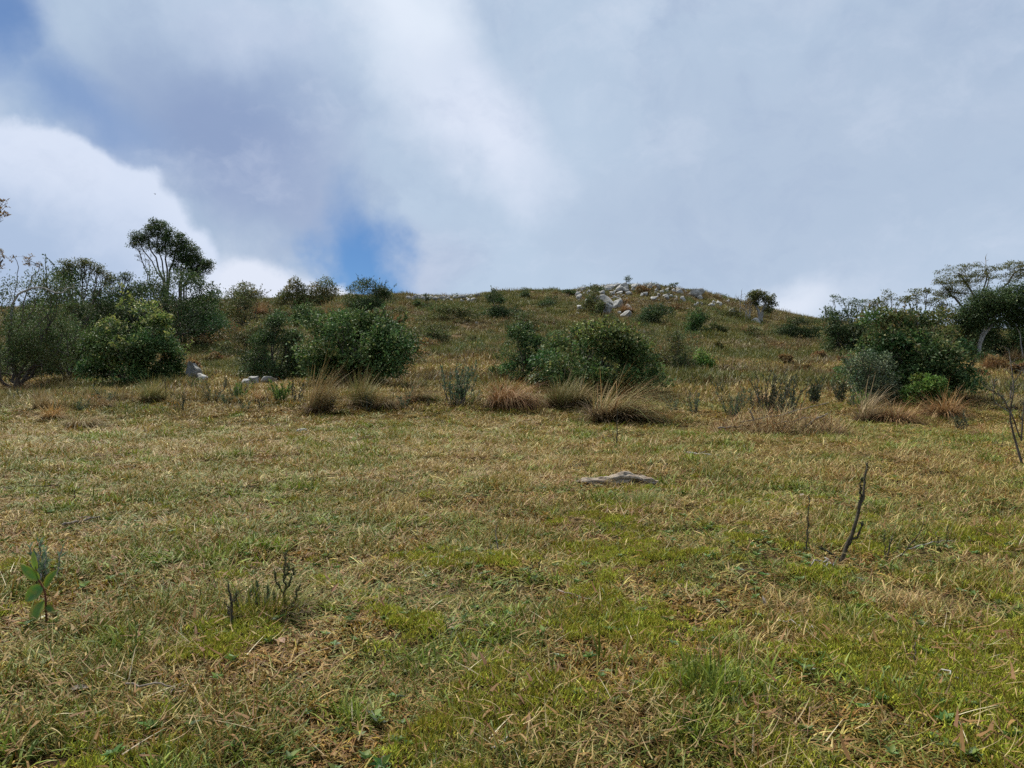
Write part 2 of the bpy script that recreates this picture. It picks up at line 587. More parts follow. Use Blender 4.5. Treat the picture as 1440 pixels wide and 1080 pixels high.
def branch(g, rng, start, tips, r_tip, power=0.42, frac=0.45, jit=0.07, sides=5, sag=0.0, start_r=None):
    """limbs that fork from start to reach every tip (pipe-model radii)"""
    tips = np.asarray(tips, float)
    n = len(tips)
    r0 = r_tip * n ** power if start_r is None else start_r
    if n == 1:
        add_tube(g, curve_pts(rng, start, tips[0], 4, sag, jit), np.linspace(r0, r_tip * 0.5, 4), max(3, sides - 1), cap=False)
        return
    cen = tips.mean(0)
    f = frac * rng.uniform(0.8, 1.2)
    fork = start + (cen - start) * f + rng.normal(size=3) * jit * np.linalg.norm(cen - start) * 0.5
    add_tube(g, curve_pts(rng, start, fork, 4, sag, jit * 0.7), np.linspace(r0, r_tip * n ** power * 0.9, 4), sides, cap=False)
    q = tips - cen
    ax = np.linalg.svd(q + 1e-6 * rng.normal(size=q.shape), full_matrices=False)[2][0]
    s = q @ ax
    m = np.median(s)
    A, B = tips[s <= m], tips[s > m]
    if len(A) == 0 or len(B) == 0:
        A, B = tips[: n // 2], tips[n // 2:]
    for part in (A, B):
        branch(g, rng, fork, part, r_tip, power, frac, jit, sides, sag)


# ------------------------------------------------------------------ plants
GREEN = [(4, (0.066, 0.121, 0.034)), (3, (0.095, 0.152, 0.047)), (2, (0.047, 0.087, 0.028)), (1, (0.167, 0.202, 0.064)), (0.5, (0.253, 0.256, 0.110))]
DARK = [(4, (0.054, 0.090, 0.030)), (3, (0.073, 0.114, 0.038)), (2, (0.041, 0.068, 0.028)), (0.7, (0.136, 0.148, 0.052))]
OLIVE = [(4, (0.099, 0.121, 0.038)), (3, (0.136, 0.152, 0.047)), (2, (0.071, 0.085, 0.034)), (1, (0.205, 0.178, 0.064)), (0.6, (0.222, 0.148, 0.064))]
BLUEG = [(4, (0.087, 0.132, 0.071)), (3, (0.128, 0.178, 0.092)), (2, (0.064, 0.094, 0.052)), (0.8, (0.222, 0.265, 0.140))]
YGREEN = [(3, (0.229, 0.279, 0.063)), (3, (0.300, 0.321, 0.091)), (1, (0.424, 0.406, 0.167)), (2, (0.133, 0.204, 0.050))]
BRIGHT = [(3, (0.113, 0.201, 0.036)), (3, (0.150, 0.246, 0.054)), (2, (0.075, 0.144, 0.034)), (1, (0.255, 0.302, 0.083))]
RUST = [(3, (0.211, 0.130, 0.052)), (3, (0.282, 0.191, 0.077)), (2, (0.141, 0.088, 0.042)), (1, (0.367, 0.289, 0.126))]
STRAWP = [(3, (0.390, 0.294, 0.138)), (3, (0.305, 0.234, 0.105)), (2, (0.232, 0.174, 0.083)), (1, (0.488, 0.396, 0.209)), (1, (0.159, 0.156, 0.050))]
RUSTP = [(3, (0.293, 0.162, 0.068)), (3, (0.366, 0.222, 0.094)), (2, (0.195, 0.102, 0.046)), (1, (0.439, 0.312, 0.143))]
GSTRAW = [(3, (0.256, 0.228, 0.088)), (3, (0.177, 0.186, 0.061)), (2, (0.342, 0.276, 0.127)), (1, (0.122, 0.138, 0.042)), (1, (0.207, 0.138, 0.066))]


OLIVED = [(w_, tuple(0.80 * v for v in c_)) for w_, c_ in OLIVE[:3]] + GREEN[:3]


def lobes_leaves(g, rng, lobes, n, L, W, pal, tip_pal=None, tip_z=None, outward=0.9):
    cs = np.array([l[0] for l in lobes]); rs = np.array([l[1] for l in lobes])
    a = (rs[:, 0] * rs[:, 2])
    i = rng.choice(len(lobes), n, p=a / a.sum())
    u = rand_unit(rng, n)
    u[:, 2] = np.where(u[:, 2] < -0.35, -u[:, 2] * 0.6, u[:, 2])
    u = norm(u)
    rad = np.sqrt(rng.uniform(0.12, 1.15, n) * np.where(rng.uniform(0, 1, n) < 0.12, 1.7, 1.0))[:, None]
    P = cs[i] + u * rs[i] * rad
    P[:, 2] = np.maximum(P[:, 2], 0.02)
    ext = cs.max(0) - cs.min(0) + 1e-3
    gone = np.zeros(n, bool)
    for q in range(max(4, len(lobes) // 4)):
        hc = cs[rng.integers(len(cs))] + rand_unit(rng, 1)[0] * rs.mean(0) * 1.1
        hr = rng.uniform(0.10, 0.22) * ext.mean()
        gone |= (((P - hc) ** 2).sum(1) < hr ** 2) & (rng.uniform(0, 1, n) < 0.8)
    kp = ~gone
    P, u, i, rad = P[kp], u[kp], i[kp], rad[kp]
    n = len(P)
    D = norm(u * outward + rand_unit(rng, n) * 0.9 + np.array([0, 0, 0.15]))
    N = norm(u * 0.5 + np.array([0, 0, 0.7]) + rand_unit(rng, n) * 0.55)
    tone = (rng.uniform(0.70, 1.35, (len(lobes), 1)) * (1 + 0.10 * rng.normal(size=(len(lobes), 3)) * np.array([1.0, 0.4, 0.6])))[i]
    C = palette(rng, n, pal, 0.35) * tone
    if tip_pal is not None:
        h = (P[:, 2] - tip_z[0]) / (tip_z[1] - tip_z[0]) + rng.normal(size=n) * 0.18
        m = (h > 1) & (rad[:, 0] > 0.8)
        C[m] = palette(rng, int(m.sum()), tip_pal)
    add_leaves(g, P, D, N, L * rng.uniform(0.45, 1.35, n), W * rng.uniform(0.5, 1.3, n), C)


def bush(name, label, cat, loc, w, h, n, L, pal, seed, group=None, depth=None, lob=22, tips=None, lean=0.0, sprigs=32,
         low=0.12, W=None, wood=M_BARK, mat=M_LEAF, sparse=1.0):
    """leafy shrub: woody branches and foliage built of leaf-sized faces"""
    rng = np.random.default_rng(seed)
    depth = depth or w * 0.85
    W = W or L * 0.55
    rx, ry = w / 2, depth / 2
    lobes = []
    for k in range(int(lob * 1.5)):
        ph = rng.uniform(0, 2 * np.pi)
        ro = math.sqrt(rng.uniform(0, 1))
        ux, uy = ro * math.cos(ph), ro * math.sin(ph)
        env = (1 - ro ** 2.6) ** 0.5 * (0.30 + 1.1 * float(fbm(ux * 1.7 + seed * 3.7, uy * 1.7 - seed, seed, 2)))
        zz = low * 0.5 + max(0.10, env) * rng.uniform(0.12, 1.0) ** 0.75
        sz = rng.uniform(0.10, 0.27) * (1 + max(0.0, (26 - lob) / 26) * 1.1)
        if k % 4 == 3:      # skirt of low foliage
            ro = rng.uniform(0.5, 1.0)
            ux, uy, zz = ro * math.cos(ph), ro * math.sin(ph), rng.uniform(0.03, 0.22)
        c = np.array([rx * ux * (0.86 + 0.1 * rng.normal()) + lean * h * zz, ry * uy * 0.86, h * zz])
        lobes.append((c, np.array([rx * sz * 1.25, ry * sz * 1.25, h * sz * 0.75])))
    top = float(np.percentile([c[2] + r[2] for c, r in lobes], 86))
    wid = float(np.percentile([abs(c[0]) + r[0] for c, r in lobes], 93))
    kz, kx = 0.80 * h / top, 0.90 * rx / wid
    lobes = [(c * np.array([kx, kx, kz]), r * np.array([kx, kx, kz])) for c, r in lobes]
    lobes = [(np.array([c[0], c[1], min(c[2], h * 1.04 - r[2])]), r) for c, r in lobes]
    root = thing(name, label, cat, loc, group)
    g = Geo()
    lobes_leaves(g, rng, lobes, int(n * sparse), L, W, pal, tips, (h * 0.35, h * 0.72) if tips else None)
    gb = Geo()
    cs = np.array([l[0] for l in lobes])
    ns = max(3, min(6, lob // 4))
    order = np.argsort(np.arctan2(cs[:, 1], cs[:, 0]))
    for part in np.array_split(order, ns):
        b0 = np.array([rng.uniform(-.04, .04) * rx, rng.uniform(-.04, .04) * ry, -0.03])
        branch(gb, rng, b0, cs[part], 0.006 + 0.003 * h, 0.5, 0.4, 0.08, 5)
    # sprigs that break the outline
    for k in range(sprigs):
        l = lobes[rng.integers(len(lobes))]
        d = rand_unit(rng, 1)[0]
        d[2] = abs(d[2]) * 0.9 + 0.25
        a = l[0] + d * l[1] * 0.7
        b = a + norm(d + np.array([0, 0, 0.5])) * h * rng.uniform(0.08, 0.30)
        pts = curve_pts(rng, a, b, 4, 0, 0.05)
        add_tube(gb, np.vstack([l[0], pts]), np.linspace(0.007, 0.003, 5) * (0.6 + 0.4 * h), 3, cap=False)
        m = max(8, int(n / 900))
        t = rng.uniform(0.1, 1.0, m)[:, None]
        P = a * (1 - t) + b * t + rng.normal(size=(m, 3)) * 0.01
        add_leaves(g, P, rand_unit(rng, m) + (b - a) / np.linalg.norm(b - a) * 0.8, rand_unit(rng, m) + np.array([0, 0, 1.0]),
                   L * rng.uniform(0.7, 1.2, m), W * rng.uniform(0.7, 1.2, m), palette(rng, m, tips or pal))
    link('branches', gb.mesh('branches', wood, True), root)
    link('foliage', g.mesh('foliage', mat), root)
    return root


def tree(name, label, loc, crown, n_tips, n_leaf, L, pal, seed, group=None, r_tip=0.012, wood=M_BARK, trunk_pts=None, fork_h=0.25,
         leaf_r=0.22, flat=0.5, W=None, stems=1, jit=0.07, bare=0.0, cat='tree', sag=0.0):
    """crown: list of (x, y, z, rx, ry, rz) ellipsoids in metres from the foot"""
    rng = np.random.default_rng(seed)
    root = thing(name, label, cat, loc, group)
    cr = np.array(crown, float)
    vol = cr[:, 3] * cr[:, 5]
    i = rng.choice(len(cr), n_tips, p=vol / vol.sum())
    u = rand_unit(rng, n_tips) * np.sqrt(rng.uniform(0.15, 1, n_tips))[:, None]
    tips = cr[i, :3] + u * cr[i, 3:]
    gb = Geo()
    if trunk_pts is None:
        groups = np.array_split(np.argsort(tips[:, 0]), stems)
        for k, gidx in enumerate(groups):
            b0 = np.array([rng.uniform(-.1, .1) * stems * 0.6, rng.uniform(-.1, .1) * stems * 0.5, -0.1])
            cen = tips[gidx].mean(0)
            up = b0 + np.array([(cen[0] - b0[0]) * fork_h * 0.6, (cen[1] - b0[1]) * fork_h * 0.6, cen[2] * fork_h])
            rb = r_tip * len(gidx) ** 0.5 * 1.25
            add_tube(gb, curve_pts(rng, b0, up, 5, 0, 0.03), np.linspace(rb * 1.25, rb, 5), 7, cap=False)
            branch(gb, rng, up, tips[gidx], r_tip, 0.5, 0.42, jit, 5, sag, start_r=rb)
    else:
        # explicit limbs: each limb a polyline with the share of the tips nearest to its end
        ends = np.array([t[-1] for t in trunk_pts], float)
        own = np.argmin(((tips[:, None, :] - ends[None]) ** 2).sum(-1), 1)
        for k, t in enumerate(trunk_pts):
            sel = tips[own == k]
            rb = r_tip * max(4, len(sel)) ** 0.5 * 1.2
            t = np.asarray(t, float)
            tt = np.linspace(0, 1, 9)
            q = np.stack([np.interp(tt, np.linspace(0, 1, len(t)), t[:, a]) for a in range(3)], 1)
            for _ in range(2):
                q[1:-1] = 0.5 * q[1:-1] + 0.25 * (q[:-2] + q[2:])
            q[1:-1] += rng.normal(size=(7, 3)) * 0.010 * np.linalg.norm(t[-1] - t[0])
            add_tube(gb, q, np.linspace(rb * 1.5, rb * 0.85, 9), 7, cap=False)
            if len(sel):
                branch(gb, rng, q[-1], sel, r_tip, 0.5, 0.42, jit, 5, sag)
    link('trunk', gb.mesh('trunk', wood, True), root)
    leafy = tips[rng.uniform(0, 1, n_tips) >= bare]
    if n_leaf and len(leafy):
        g = Geo()
        k = rng.integers(0, len(leafy), n_leaf)
        off = rand_unit(rng, n_leaf) * (rng.uniform(0, 1, n_leaf) ** 0.6)[:, None] * leaf_r
        off[:, 2] *= flat
        P = leafy[k] + off
        tone = rng.uniform(0.75, 1.25, len(leafy))[k][:, None]
        add_leaves(g, P, rand_unit(rng, n_leaf) + np.array([0, 0, 0.2]), rand_unit(rng, n_leaf) * 0.6 + np.array([0, 0, 1.0]),
                   L * rng.uniform(0.6, 1.3, n_leaf), (W or L * 0.55) * rng.uniform(0.7, 1.2, n_leaf), palette(rng, n_leaf, pal) * tone)
        link('crown', g.mesh('crown', M_LEAF), root)
    return root


def tussock_mesh(seed, w, h, n, pal, wind=(0.5, 0.0), W=0.010, droop=1.0, spread=0.55, base=0.28):
    rng = np.random.default_rng(seed)
    g = Geo()
    a = rng.uniform(0, 2 * np.pi, n)
    rr = np.sqrt(rng.uniform(0, 1, n)) * base * w
    P = np.stack([rr * np.cos(a), rr * np.sin(a), np.zeros(n) - 0.02], 1)
    az = a + rng.normal(size=n) * 0.5
    th0 = rng.uniform(0.05, spread, n) * (0.4 + 0.6 * rr / (base * w))
    hx = np.cos(az) * np.sin(th0) + wind[0] * rng.uniform(0.3, 1.1, n)
    clump = 0.75 + 0.5 * vnoise(a * 1.6, rr * 0 + seed, seed)
    hy = np.sin(az) * np.sin(th0) + wind[1] * rng.uniform(0.3, 1.1, n)
    az2 = np.arctan2(hy, hx)
    th = np.minimum(np.hypot(hx, hy) * 0.9, 1.15)
    L = 1.05 * h * clump * rng.uniform(0.4, 1.6, n) * (1 - 0.25 * (rr / (base * w)))
    dth = droop * rng.uniform(0.4, 2.1, n) * (0.55 + 1.3 * th)
    C = palette(rng, n, pal)
    add_blades(g, P, az2, th, dth, L, W * rng.uniform(0.5, 1.2, n), C, seg=6, twist=0.5, rng=rng)
    # dead thatch hanging low round the foot
    m = n // 3
    a = rng.uniform(0, 2 * np.pi, m)
    rr = np.sqrt(rng.uniform(0.1, 1, m)) * base * w * 1.1
    P = np.stack([rr * np.cos(a), rr * np.sin(a), rng.uniform(0, 0.12, m) * h], 1)
    add_blades(g, P, a + rng.normal(size=m) * 0.8, rng.uniform(0.7, 1.3, m), rng.uniform(0.3, 1.1, m), h * rng.uniform(0.25, 0.7, m),
               W * rng.uniform(0.7, 1.4, m), palette(rng, m, [(2, (0.15, 0.10, 0.055)), (2, (0.10, 0.070, 0.04)), (1, (0.24, 0.17, 0.09))]), seg=4, rng=rng)
    return g


def weed_geo(seed, h, n_st, pal, leaf=0.03, spread=0.35, bare=0.25, dens=34, narrow=0.3, wood=M_BARK):
    rng = np.random.default_rng(seed)
    gb, g = Geo(), Geo()
    for k in range(n_st):
        a = rng.uniform(0, 2 * np.pi)
        le = rng.uniform(0.15, spread * 1.6)
        hh = h * rng.uniform(0.35, 1.0)
        b = np.array([math.cos(a) * le * hh, math.sin(a) * le * hh, hh])
        a0 = np.array([math.cos(a), math.sin(a), 0]) * rng.uniform(0.02, 0.22) * h + np.array([0, 0, -0.03])
        pts = curve_pts(rng, a0, b, 6, 0, 0.03)
        add_tube(gb, pts, np.linspace(0.0050, 0.0022, 6) * (0.6 + h), 4, cap=False)
        m = int(dens * rng.uniform(0.5, 1.2))
        t = rng.uniform(bare, 1.0, m)
        P = np.stack([np.interp(t, np.linspace(0, 1, 6), pts[:, j]) for j in range(3)], 1)
        ax = norm((b - a0)[None])
        add_leaves(g, P, rand_unit(rng, m) * 0.8 + ax * 0.9, rand_unit(rng, m) + np.array([0, 0, 0.6]),
                   leaf * rng.uniform(0.6, 1.3, m), leaf * narrow * rng.uniform(0.7, 1.2, m), palette(rng, m, pal))
    return gb, g


def weed(name, label, loc, seed, h, n_st, pal, group=None, cat='weed', wood=M_BARK, rz=0.0, **kw):
    root = thing(name, label, cat, loc, group, rz)
    gb, g = weed_geo(seed, h, n_st, pal, **kw)
    link('stems', gb.mesh('stems', wood, True), root)
    link('leaves', g.mesh('leaves', M_LEAF), root)
    return root


_ico = {}


def ico(sub):
    if sub not in _ico:
        import bmesh
        bm = bmesh.new()
        bmesh.ops.create_icosphere(bm, subdivisions=sub, radius=1.0)
        _ico[sub] = (np.array([v.co[:] for v in bm.verts]), np.array([[v.index for v in f.verts] for f in bm.faces]))
        bm.free()
    return _ico[sub]


def rock_mesh(seed, w, h, d=None, sub=3, cuts=15, rough=0.20):
    rng = np.random.default_rng(seed)
    V, F = ico(sub)
    V = V.copy()
    for k in range(cuts):
        n = rand_unit(rng, 1)[0]
        lim = rng.uniform(0.30, 0.75)
        ex = np.maximum(V @ n - lim, 0)
        V = V - n * ex[:, None]
    V = V * (1 + rough * (noise3(V, 2.3, seed) - 0.5)[:, None] * 2 + rough * 0.5 * (noise3(V, 6.0, seed + 5) - 0.5)[:, None] * 2)
    V = V + 0.10 * (np.stack([noise3(V, 1.4, seed + 20 + q) for q in range(3)], 1) - 0.5) * 2
    V = V / np.abs(V).max(0)
    d = d or w * 0.8
    yaw = rng.uniform(0, 6.283)
    V = V @ np.array([[math.cos(yaw), math.sin(yaw), 0], [-math.sin(yaw), math.cos(yaw), 0], [0, 0, 1]])
    V = V / np.abs(V).max(0)
    V = V * np.array([w / 2, d / 2, h * 0.62])
    V[:, 2] += h * 0.30
    return make_mesh('rock', V, F, None, M_ROCK, False)


# ------------------------------------------------------------------ ground sheet
def graded(lo, hi, c, n, fine):
    """coordinates dense about c"""
    a = max(hi - c, c - lo)
    k = math.asinh(a / fine)
    t = np.linspace(-1, 1, n)
    v = c + fine * np.sinh(t * k)
    return v[(v >= lo) & (v <= hi)]


def build_ground():
    xs = graded(-600, 600, 0.0, 341, 6.0)
    ys = np.concatenate([np.linspace(-300, -20, 20)[:-1], np.linspace(-20, 0, 30)[:-1], np.linspace(0, 14, 150)[:-1],
                         np.linspace(14, 75, 200)[:-1], np.linspace(75, 140, 60)[:-1], np.linspace(140, 900, 40)])
    X, Y = np.meshgrid(xs, ys)
    Z = height(X.ravel(), Y.ravel())
    V = np.stack([X.ravel(), Y.ravel(), Z], 1)
    nx, ny = len(xs), len(ys)
    i = (np.arange(ny - 1)[:, None] * nx + np.arange(nx - 1)[None, :]).ravel()
    Q = np.stack([i, i + 1, i + nx + 1, i + nx], 1)
    o = link('ground', make_mesh('ground', V, Q, None, M_GROUND, True))
    tag(o, 'rough sloping pasture rising to the hill crest', 'ground', kind='structure')


build_ground()


# ------------------------------------------------------------------ ground cover (uncountable: instanced)
def cover(name, label, cat, P, kind, rot, scl, meshes, group=None):
    """one object that scatters the given clump meshes on its points"""
    coll = bpy.data.collections.new(name + '_clumps')
    for k, me in enumerate(meshes):
        coll.objects.link(bpy.data.objects.new('%s_clump_%02d' % (name, k), me))
    me = bpy.data.meshes.new(name)
    me.vertices.add(len(P))
    me.vertices.foreach_set('co', np.asarray(P, np.float32).ravel())
    me.attributes.new('kind', 'INT', 'POINT').data.foreach_set('value', np.asarray(kind, np.int32))
    me.attributes.new('rot', 'FLOAT_VECTOR', 'POINT').data.foreach_set('vector', np.asarray(rot, np.float32).ravel())
    me.attributes.new('scl', 'FLOAT_VECTOR', 'POINT').data.foreach_set('vector', np.asarray(scl, np.float32).ravel())
    o = link(name, me)
    ng = bpy.data.node_groups.new(name + '_scatter', 'GeometryNodeTree')
    ng.interface.new_socket('Geometry', in_out='INPUT', socket_type='NodeSocketGeometry')
    ng.interface.new_socket('Geometry', in_out='OUTPUT', socket_type='NodeSocketGeometry')
    N, Lk = ng.nodes, ng.links
    gi, go = N.new('NodeGroupInput'), N.new('NodeGroupOutput')
    ci = N.new('GeometryNodeCollectionInfo')
    ci.inputs['Collection'].default_value = coll
    ci.inputs['Separate Children'].default_value = True
    ci.inputs['Reset Children'].default_value = True
    iop = N.new('GeometryNodeInstanceOnPoints')

    def na(nm, typ):
        a = N.new('GeometryNodeInputNamedAttribute')
        a.data_type = typ
        a.inputs['Name'].default_value = nm
        return a.outputs['Attribute']
    Lk.new(gi.outputs[0], iop.inputs['Points'])
    Lk.new(ci.outputs[0], iop.inputs['Instance'])
    iop.inputs['Pick Instance'].default_value = True
    Lk.new(na('kind', 'INT'), iop.inputs['Instance Index'])
    e2r = N.new('FunctionNodeEulerToRotation')
    Lk.new(na('rot', 'FLOAT_VECTOR'), e2r.inputs[0])
    Lk.new(e2r.outputs[0], iop.inputs['Rotation'])
    Lk.new(na('scl', 'FLOAT_VECTOR'), iop.inputs['Scale'])
    Lk.new(iop.outputs[0], go.inputs[0])
    md = o.modifiers.new('scatter', 'NODES')
    md.node_group = ng
    tag(o, label, cat, group, 'stuff')
    return o


def tuft_mesh(seed, n, rad, h0, h1, W, pal, th=(0.1, 0.9), dth=(0.2, 1.2), seg=3, mat=M_GRASS):
    rng = np.random.default_rng(seed)
    g = Geo()
    a = rng.uniform(0, 2 * np.pi, n)
    rr = np.sqrt(rng.uniform(0, 1, n)) * rad
    P = np.stack([rr * np.cos(a), rr * np.sin(a), np.full(n, -0.008)], 1)
    add_blades(g, P, rng.uniform(0, 2 * np.pi, n), rng.uniform(*th, n), rng.uniform(*dth, n), rng.uniform(h0, h1, n),
               W * rng.uniform(0.6, 1.4, n), palette(rng, n, pal, 0.3), seg=seg, twist=0.6, rng=rng)
    return g.mesh('tuft', mat)


PG = [(3, (0.127, 0.158, 0.019)), (3, (0.182, 0.193, 0.027)), (1.6, (0.083, 0.112, 0.017)), (1.6, (0.297, 0.219, 0.055)), (0.9, (0.209, 0.118, 0.031)), (0.4, (0.440, 0.336, 0.110))]
PM = [(3, (0.166, 0.166, 0.029)), (2.5, (0.230, 0.191, 0.043)), (2.4, (0.331, 0.242, 0.069)), (0.8, (0.448, 0.343, 0.121)), (1.6, (0.213, 0.117, 0.032)), (2.0, (0.107, 0.136, 0.021))]
PS = [(3, (0.334, 0.234, 0.076)), (1.4, (0.439, 0.323, 0.124)), (2, (0.246, 0.167, 0.055)), (1.8, (0.167, 0.156, 0.035)), (1.2, (0.209, 0.103, 0.035)), (0.3, (0.522, 0.411, 0.198))]
PB = [(3, (0.231, 0.125, 0.024)), (2, (0.307, 0.188, 0.038)), (2, (0.143, 0.080, 0.019)), (1.3, (0.358, 0.281, 0.061)), (1, (0.133, 0.151, 0.017))]
PF = [(3, (0.154, 0.193, 0.020)), (2, (0.220, 0.244, 0.030)), (2, (0.105, 0.142, 0.019)), (0.6, (0.308, 0.239, 0.065))]


def wedge(rng, n, y0, y1, power, margin, side=2.2):
    """points over the stretch of ground in view (plus a margin); power shapes the density along depth"""
    t = rng.uniform(0, 1, n)
    if abs(power) < 1e-6:
        Y = y0 * (y1 / y0) ** t
    else:
        Y = (y0 ** power + t * (y1 ** power - y0 ** power)) ** (1 / power)
    half = Y * 0.70 + margin
    X = rng.uniform(-1, 1, n) * half
    # strips beside the view, equally dense
    m = int(n * (side / half).mean())
    Y2 = rng.choice(Y, m, p=(1 / half) / (1 / half).sum())
    X2 = (Y2 * 0.70 + margin + rng.uniform(0, side, m)) * rng.choice([-1.0, 1.0], m)
    return np.concatenate([X, X2]), np.concatenate([Y, Y2])


def build_pasture():
    rng = np.random.default_rng(11)
    kinds = []
    D = (0.4, 2.3)
    for s in range(4): kinds.append(tuft_mesh(100 + s, 34, 0.070, 0.028, 0.085, 0.0046, PG, (0.1, 1.0), D, 4))       # 0-3 green
    for s in range(5): kinds.append(tuft_mesh(120 + s, 34, 0.078, 0.026, 0.088, 0.0046, PM, (0.2, 1.2), D, 4))       # 4-8 mixed
    for s in range(4): kinds.append(tuft_mesh(140 + s, 34, 0.078, 0.026, 0.095, 0.0044, PS, (0.3, 1.3), D, 4))       # 9-12 straw
    for s in range(3): kinds.append(tuft_mesh(160 + s, 36, 0.072, 0.020, 0.072, 0.0056, PB, (0.5, 1.45), D, 4))      # 13-15 brown
    for s in range(3): kinds.append(tuft_mesh(180 + s, 26, 0.052, 0.040, 0.100, 0.0056, PF, (0.05, 0.8), (0.3, 1.5), 4))  # 16-18 fresh
    n = 50000
    X, Y = wedge(rng, n, 0.75, 15.0, 0.40, 0.6)
    n = len(X)
    pn = fbm(X / 0.30, Y / 0.30, 51, 3)
    pl = fbm(X / 1.6, Y / 1.6, 61, 3)
    pb = fbm(X / 0.26, Y / 0.26, 71, 3)
    far = np.clip((Y - 3.0) / 6.0, 0, 1)
    g = pn * 0.70 + pl * 0.55 - 0.10 * far + rng.normal(size=n) * 0.07
    kind = np.where(g > 0.65, rng.integers(0, 4, n), np.where(g > 0.515, rng.integers(4, 9, n), rng.integers(9, 13, n)))
    bt = pb + rng.normal(size=n) * 0.06 - 0.03 * far + 0.035 * np.clip(1.6 - Y * 0.5, 0, 1) * np.clip(0.6 - X, 0, 1)
    kind = np.where(bt > 0.605, rng.integers(13, 16, n), kind)
    fr = fbm(X / 0.22, Y / 0.22, 91, 2) + rng.normal(size=n) * 0.06 + (pl - 0.5) * 0.3
    kind = np.where((fr > 0.785), rng.integers(16, 19, n), kind)
    lum = fbm(X / 0.24, Y / 0.24, 95, 2)
    hgt = 0.30 + 1.75 * lum ** 1.7
    thin = fbm(X / 0.19, Y / 0.19, 97, 2)
    keep = (thin > 0.36) | (rng.uniform(0, 1, n) < 0.25)
    s = (0.80 + 0.125 * np.clip(Y - 1.0, 0, 20)) * rng.uniform(0.8, 1.25, n)
    scl = np.stack([s, s, s * hgt * (1 - 0.042 * np.clip(Y - 1, 0, 12))], 1)
    rot = np.stack([rng.normal(size=n) * 0.15, rng.normal(size=n) * 0.15, rng.uniform(0, 6.283, n)], 1)
    P = np.stack([X, Y, height(X, Y)], 1)
    cover('pasture_grass', 'short mixed green and straw grass over the open pasture', 'grass', P[keep], kind[keep], rot[keep], scl[keep], kinds)

    # yellow-green moss cushions
    ms = []
    for s in range(4):
        r2 = np.random.default_rng(300 + s)
        g2 = Geo()
        m = 90
        a = r2.uniform(0, 6.283, m)
        rr = np.sqrt(r2.uniform(0, 1, m)) * 0.05
        Pm = np.stack([rr * np.cos(a), rr * np.sin(a), 0.016 * (1 - (rr / 0.05) ** 2) - 0.004], 1)
        add_blades(g2, Pm, r2.uniform(0, 6.283, m), r2.uniform(0, 1.2, m), r2.uniform(0, 0.6, m), r2.uniform(0.010, 0.026, m), r2.uniform(0.003, 0.0055, m),
                   palette(r2, m, [(3, (0.25, 0.26, 0.026)), (2.5, (0.33, 0.33, 0.045)), (1.5, (0.16, 0.185, 0.024)), (0.8, (0.25, 0.18, 0.04))]), seg=2, rng=r2)
        ms.append(g2.mesh('moss', M_MOSS))
    n = 20000
    X, Y = wedge(rng, n, 0.8, 6.0, 0.6, 0.6)
    n = len(X)
    mo = fbm(X / 0.28, Y / 0.28, 211, 3) + 0.09 * np.clip((X + 0.2) / 0.9, -1, 1) - 0.05 * np.clip(Y - 2.2, 0, 4) + rng.normal(size=n) * 0.07
    k = mo > 0.622
    X, Y = X[k], Y[k]
    n = len(X)
    s = rng.uniform(0.5, 1.05, n)
    cover('moss', 'yellow-green moss cushions among the grass', 'moss', np.stack([X, Y, height(X, Y) + 0.016], 1), rng.integers(0, 4, n),
          np.stack([0 * X, 0 * X, rng.uniform(0, 6.283, n)], 1), np.stack([s, s, s * 1.1], 1), ms)

    # dead straw and leaf litter lying about
    ls = []
    for s in range(8):
        r2 = np.random.default_rng(400 + s)
        g2 = Geo()
        m = 3
        Pm = np.stack([r2.uniform(-.05, .05, m), r2.uniform(-.05, .05, m), r2.uniform(0.012, 0.04, m)], 1)
        add_blades(g2, Pm, r2.uniform(0, 6.283, m), r2.uniform(0.9, 1.6, m), r2.uniform(-1.3, 1.3, m), r2.uniform(0.03, 0.095, m), r2.uniform(0.0016, 0.0036, m),
                   palette(r2, m, [(3, (0.33, 0.25, 0.12)), (2, (0.26, 0.18, 0.085)), (0.4, (0.46, 0.39, 0.25)), (1.8, (0.19, 0.105, 0.048))], 0.25), seg=5, twist=0.8, rng=r2)
        m = 2
        Pm = np.stack([r2.uniform(-.06, .06, m), r2.uniform(-.06, .06, m), r2.uniform(0.01, 0.03, m)], 1)
        add_blades(g2, Pm, r2.uniform(0, 6.283, m), r2.uniform(1.0, 1.5, m), r2.uniform(-0.6, 0.9, m), r2.uniform(0.022, 0.05, m), r2.uniform(0.005, 0.010, m),
                   palette(r2, m, [(3, (0.18, 0.10, 0.034)), (2, (0.25, 0.155, 0.055)), (1, (0.32, 0.235, 0.10))], 0.25), seg=4, twist=0.9, rng=r2)
        ls.append(g2.mesh('litter', M_STRAW))
    n = 12500
    X, Y = wedge(rng, n, 0.75, 11.0, 0.5, 0.6)
    n = len(X)
    k = (fbm(X / 0.3, Y / 0.3, 231, 3) + rng.normal(size=n) * 0.16) > 0.54
    X, Y = X[k], Y[k]
    n = len(X)
    s = rng.uniform(0.7, 1.35, n)
    cover('straw_litter', 'dead straw and curled leaf litter lying on the grass', 'litter', np.stack([X, Y, height(X, Y) + 0.012], 1), rng.integers(0, 8, n),
          np.stack([rng.normal(size=n) * .15, rng.normal(size=n) * .15, rng.uniform(0, 6.283, n)], 1), np.stack([s, s, s], 1), ls)

    # small broad-leaved herbs
    hs = []
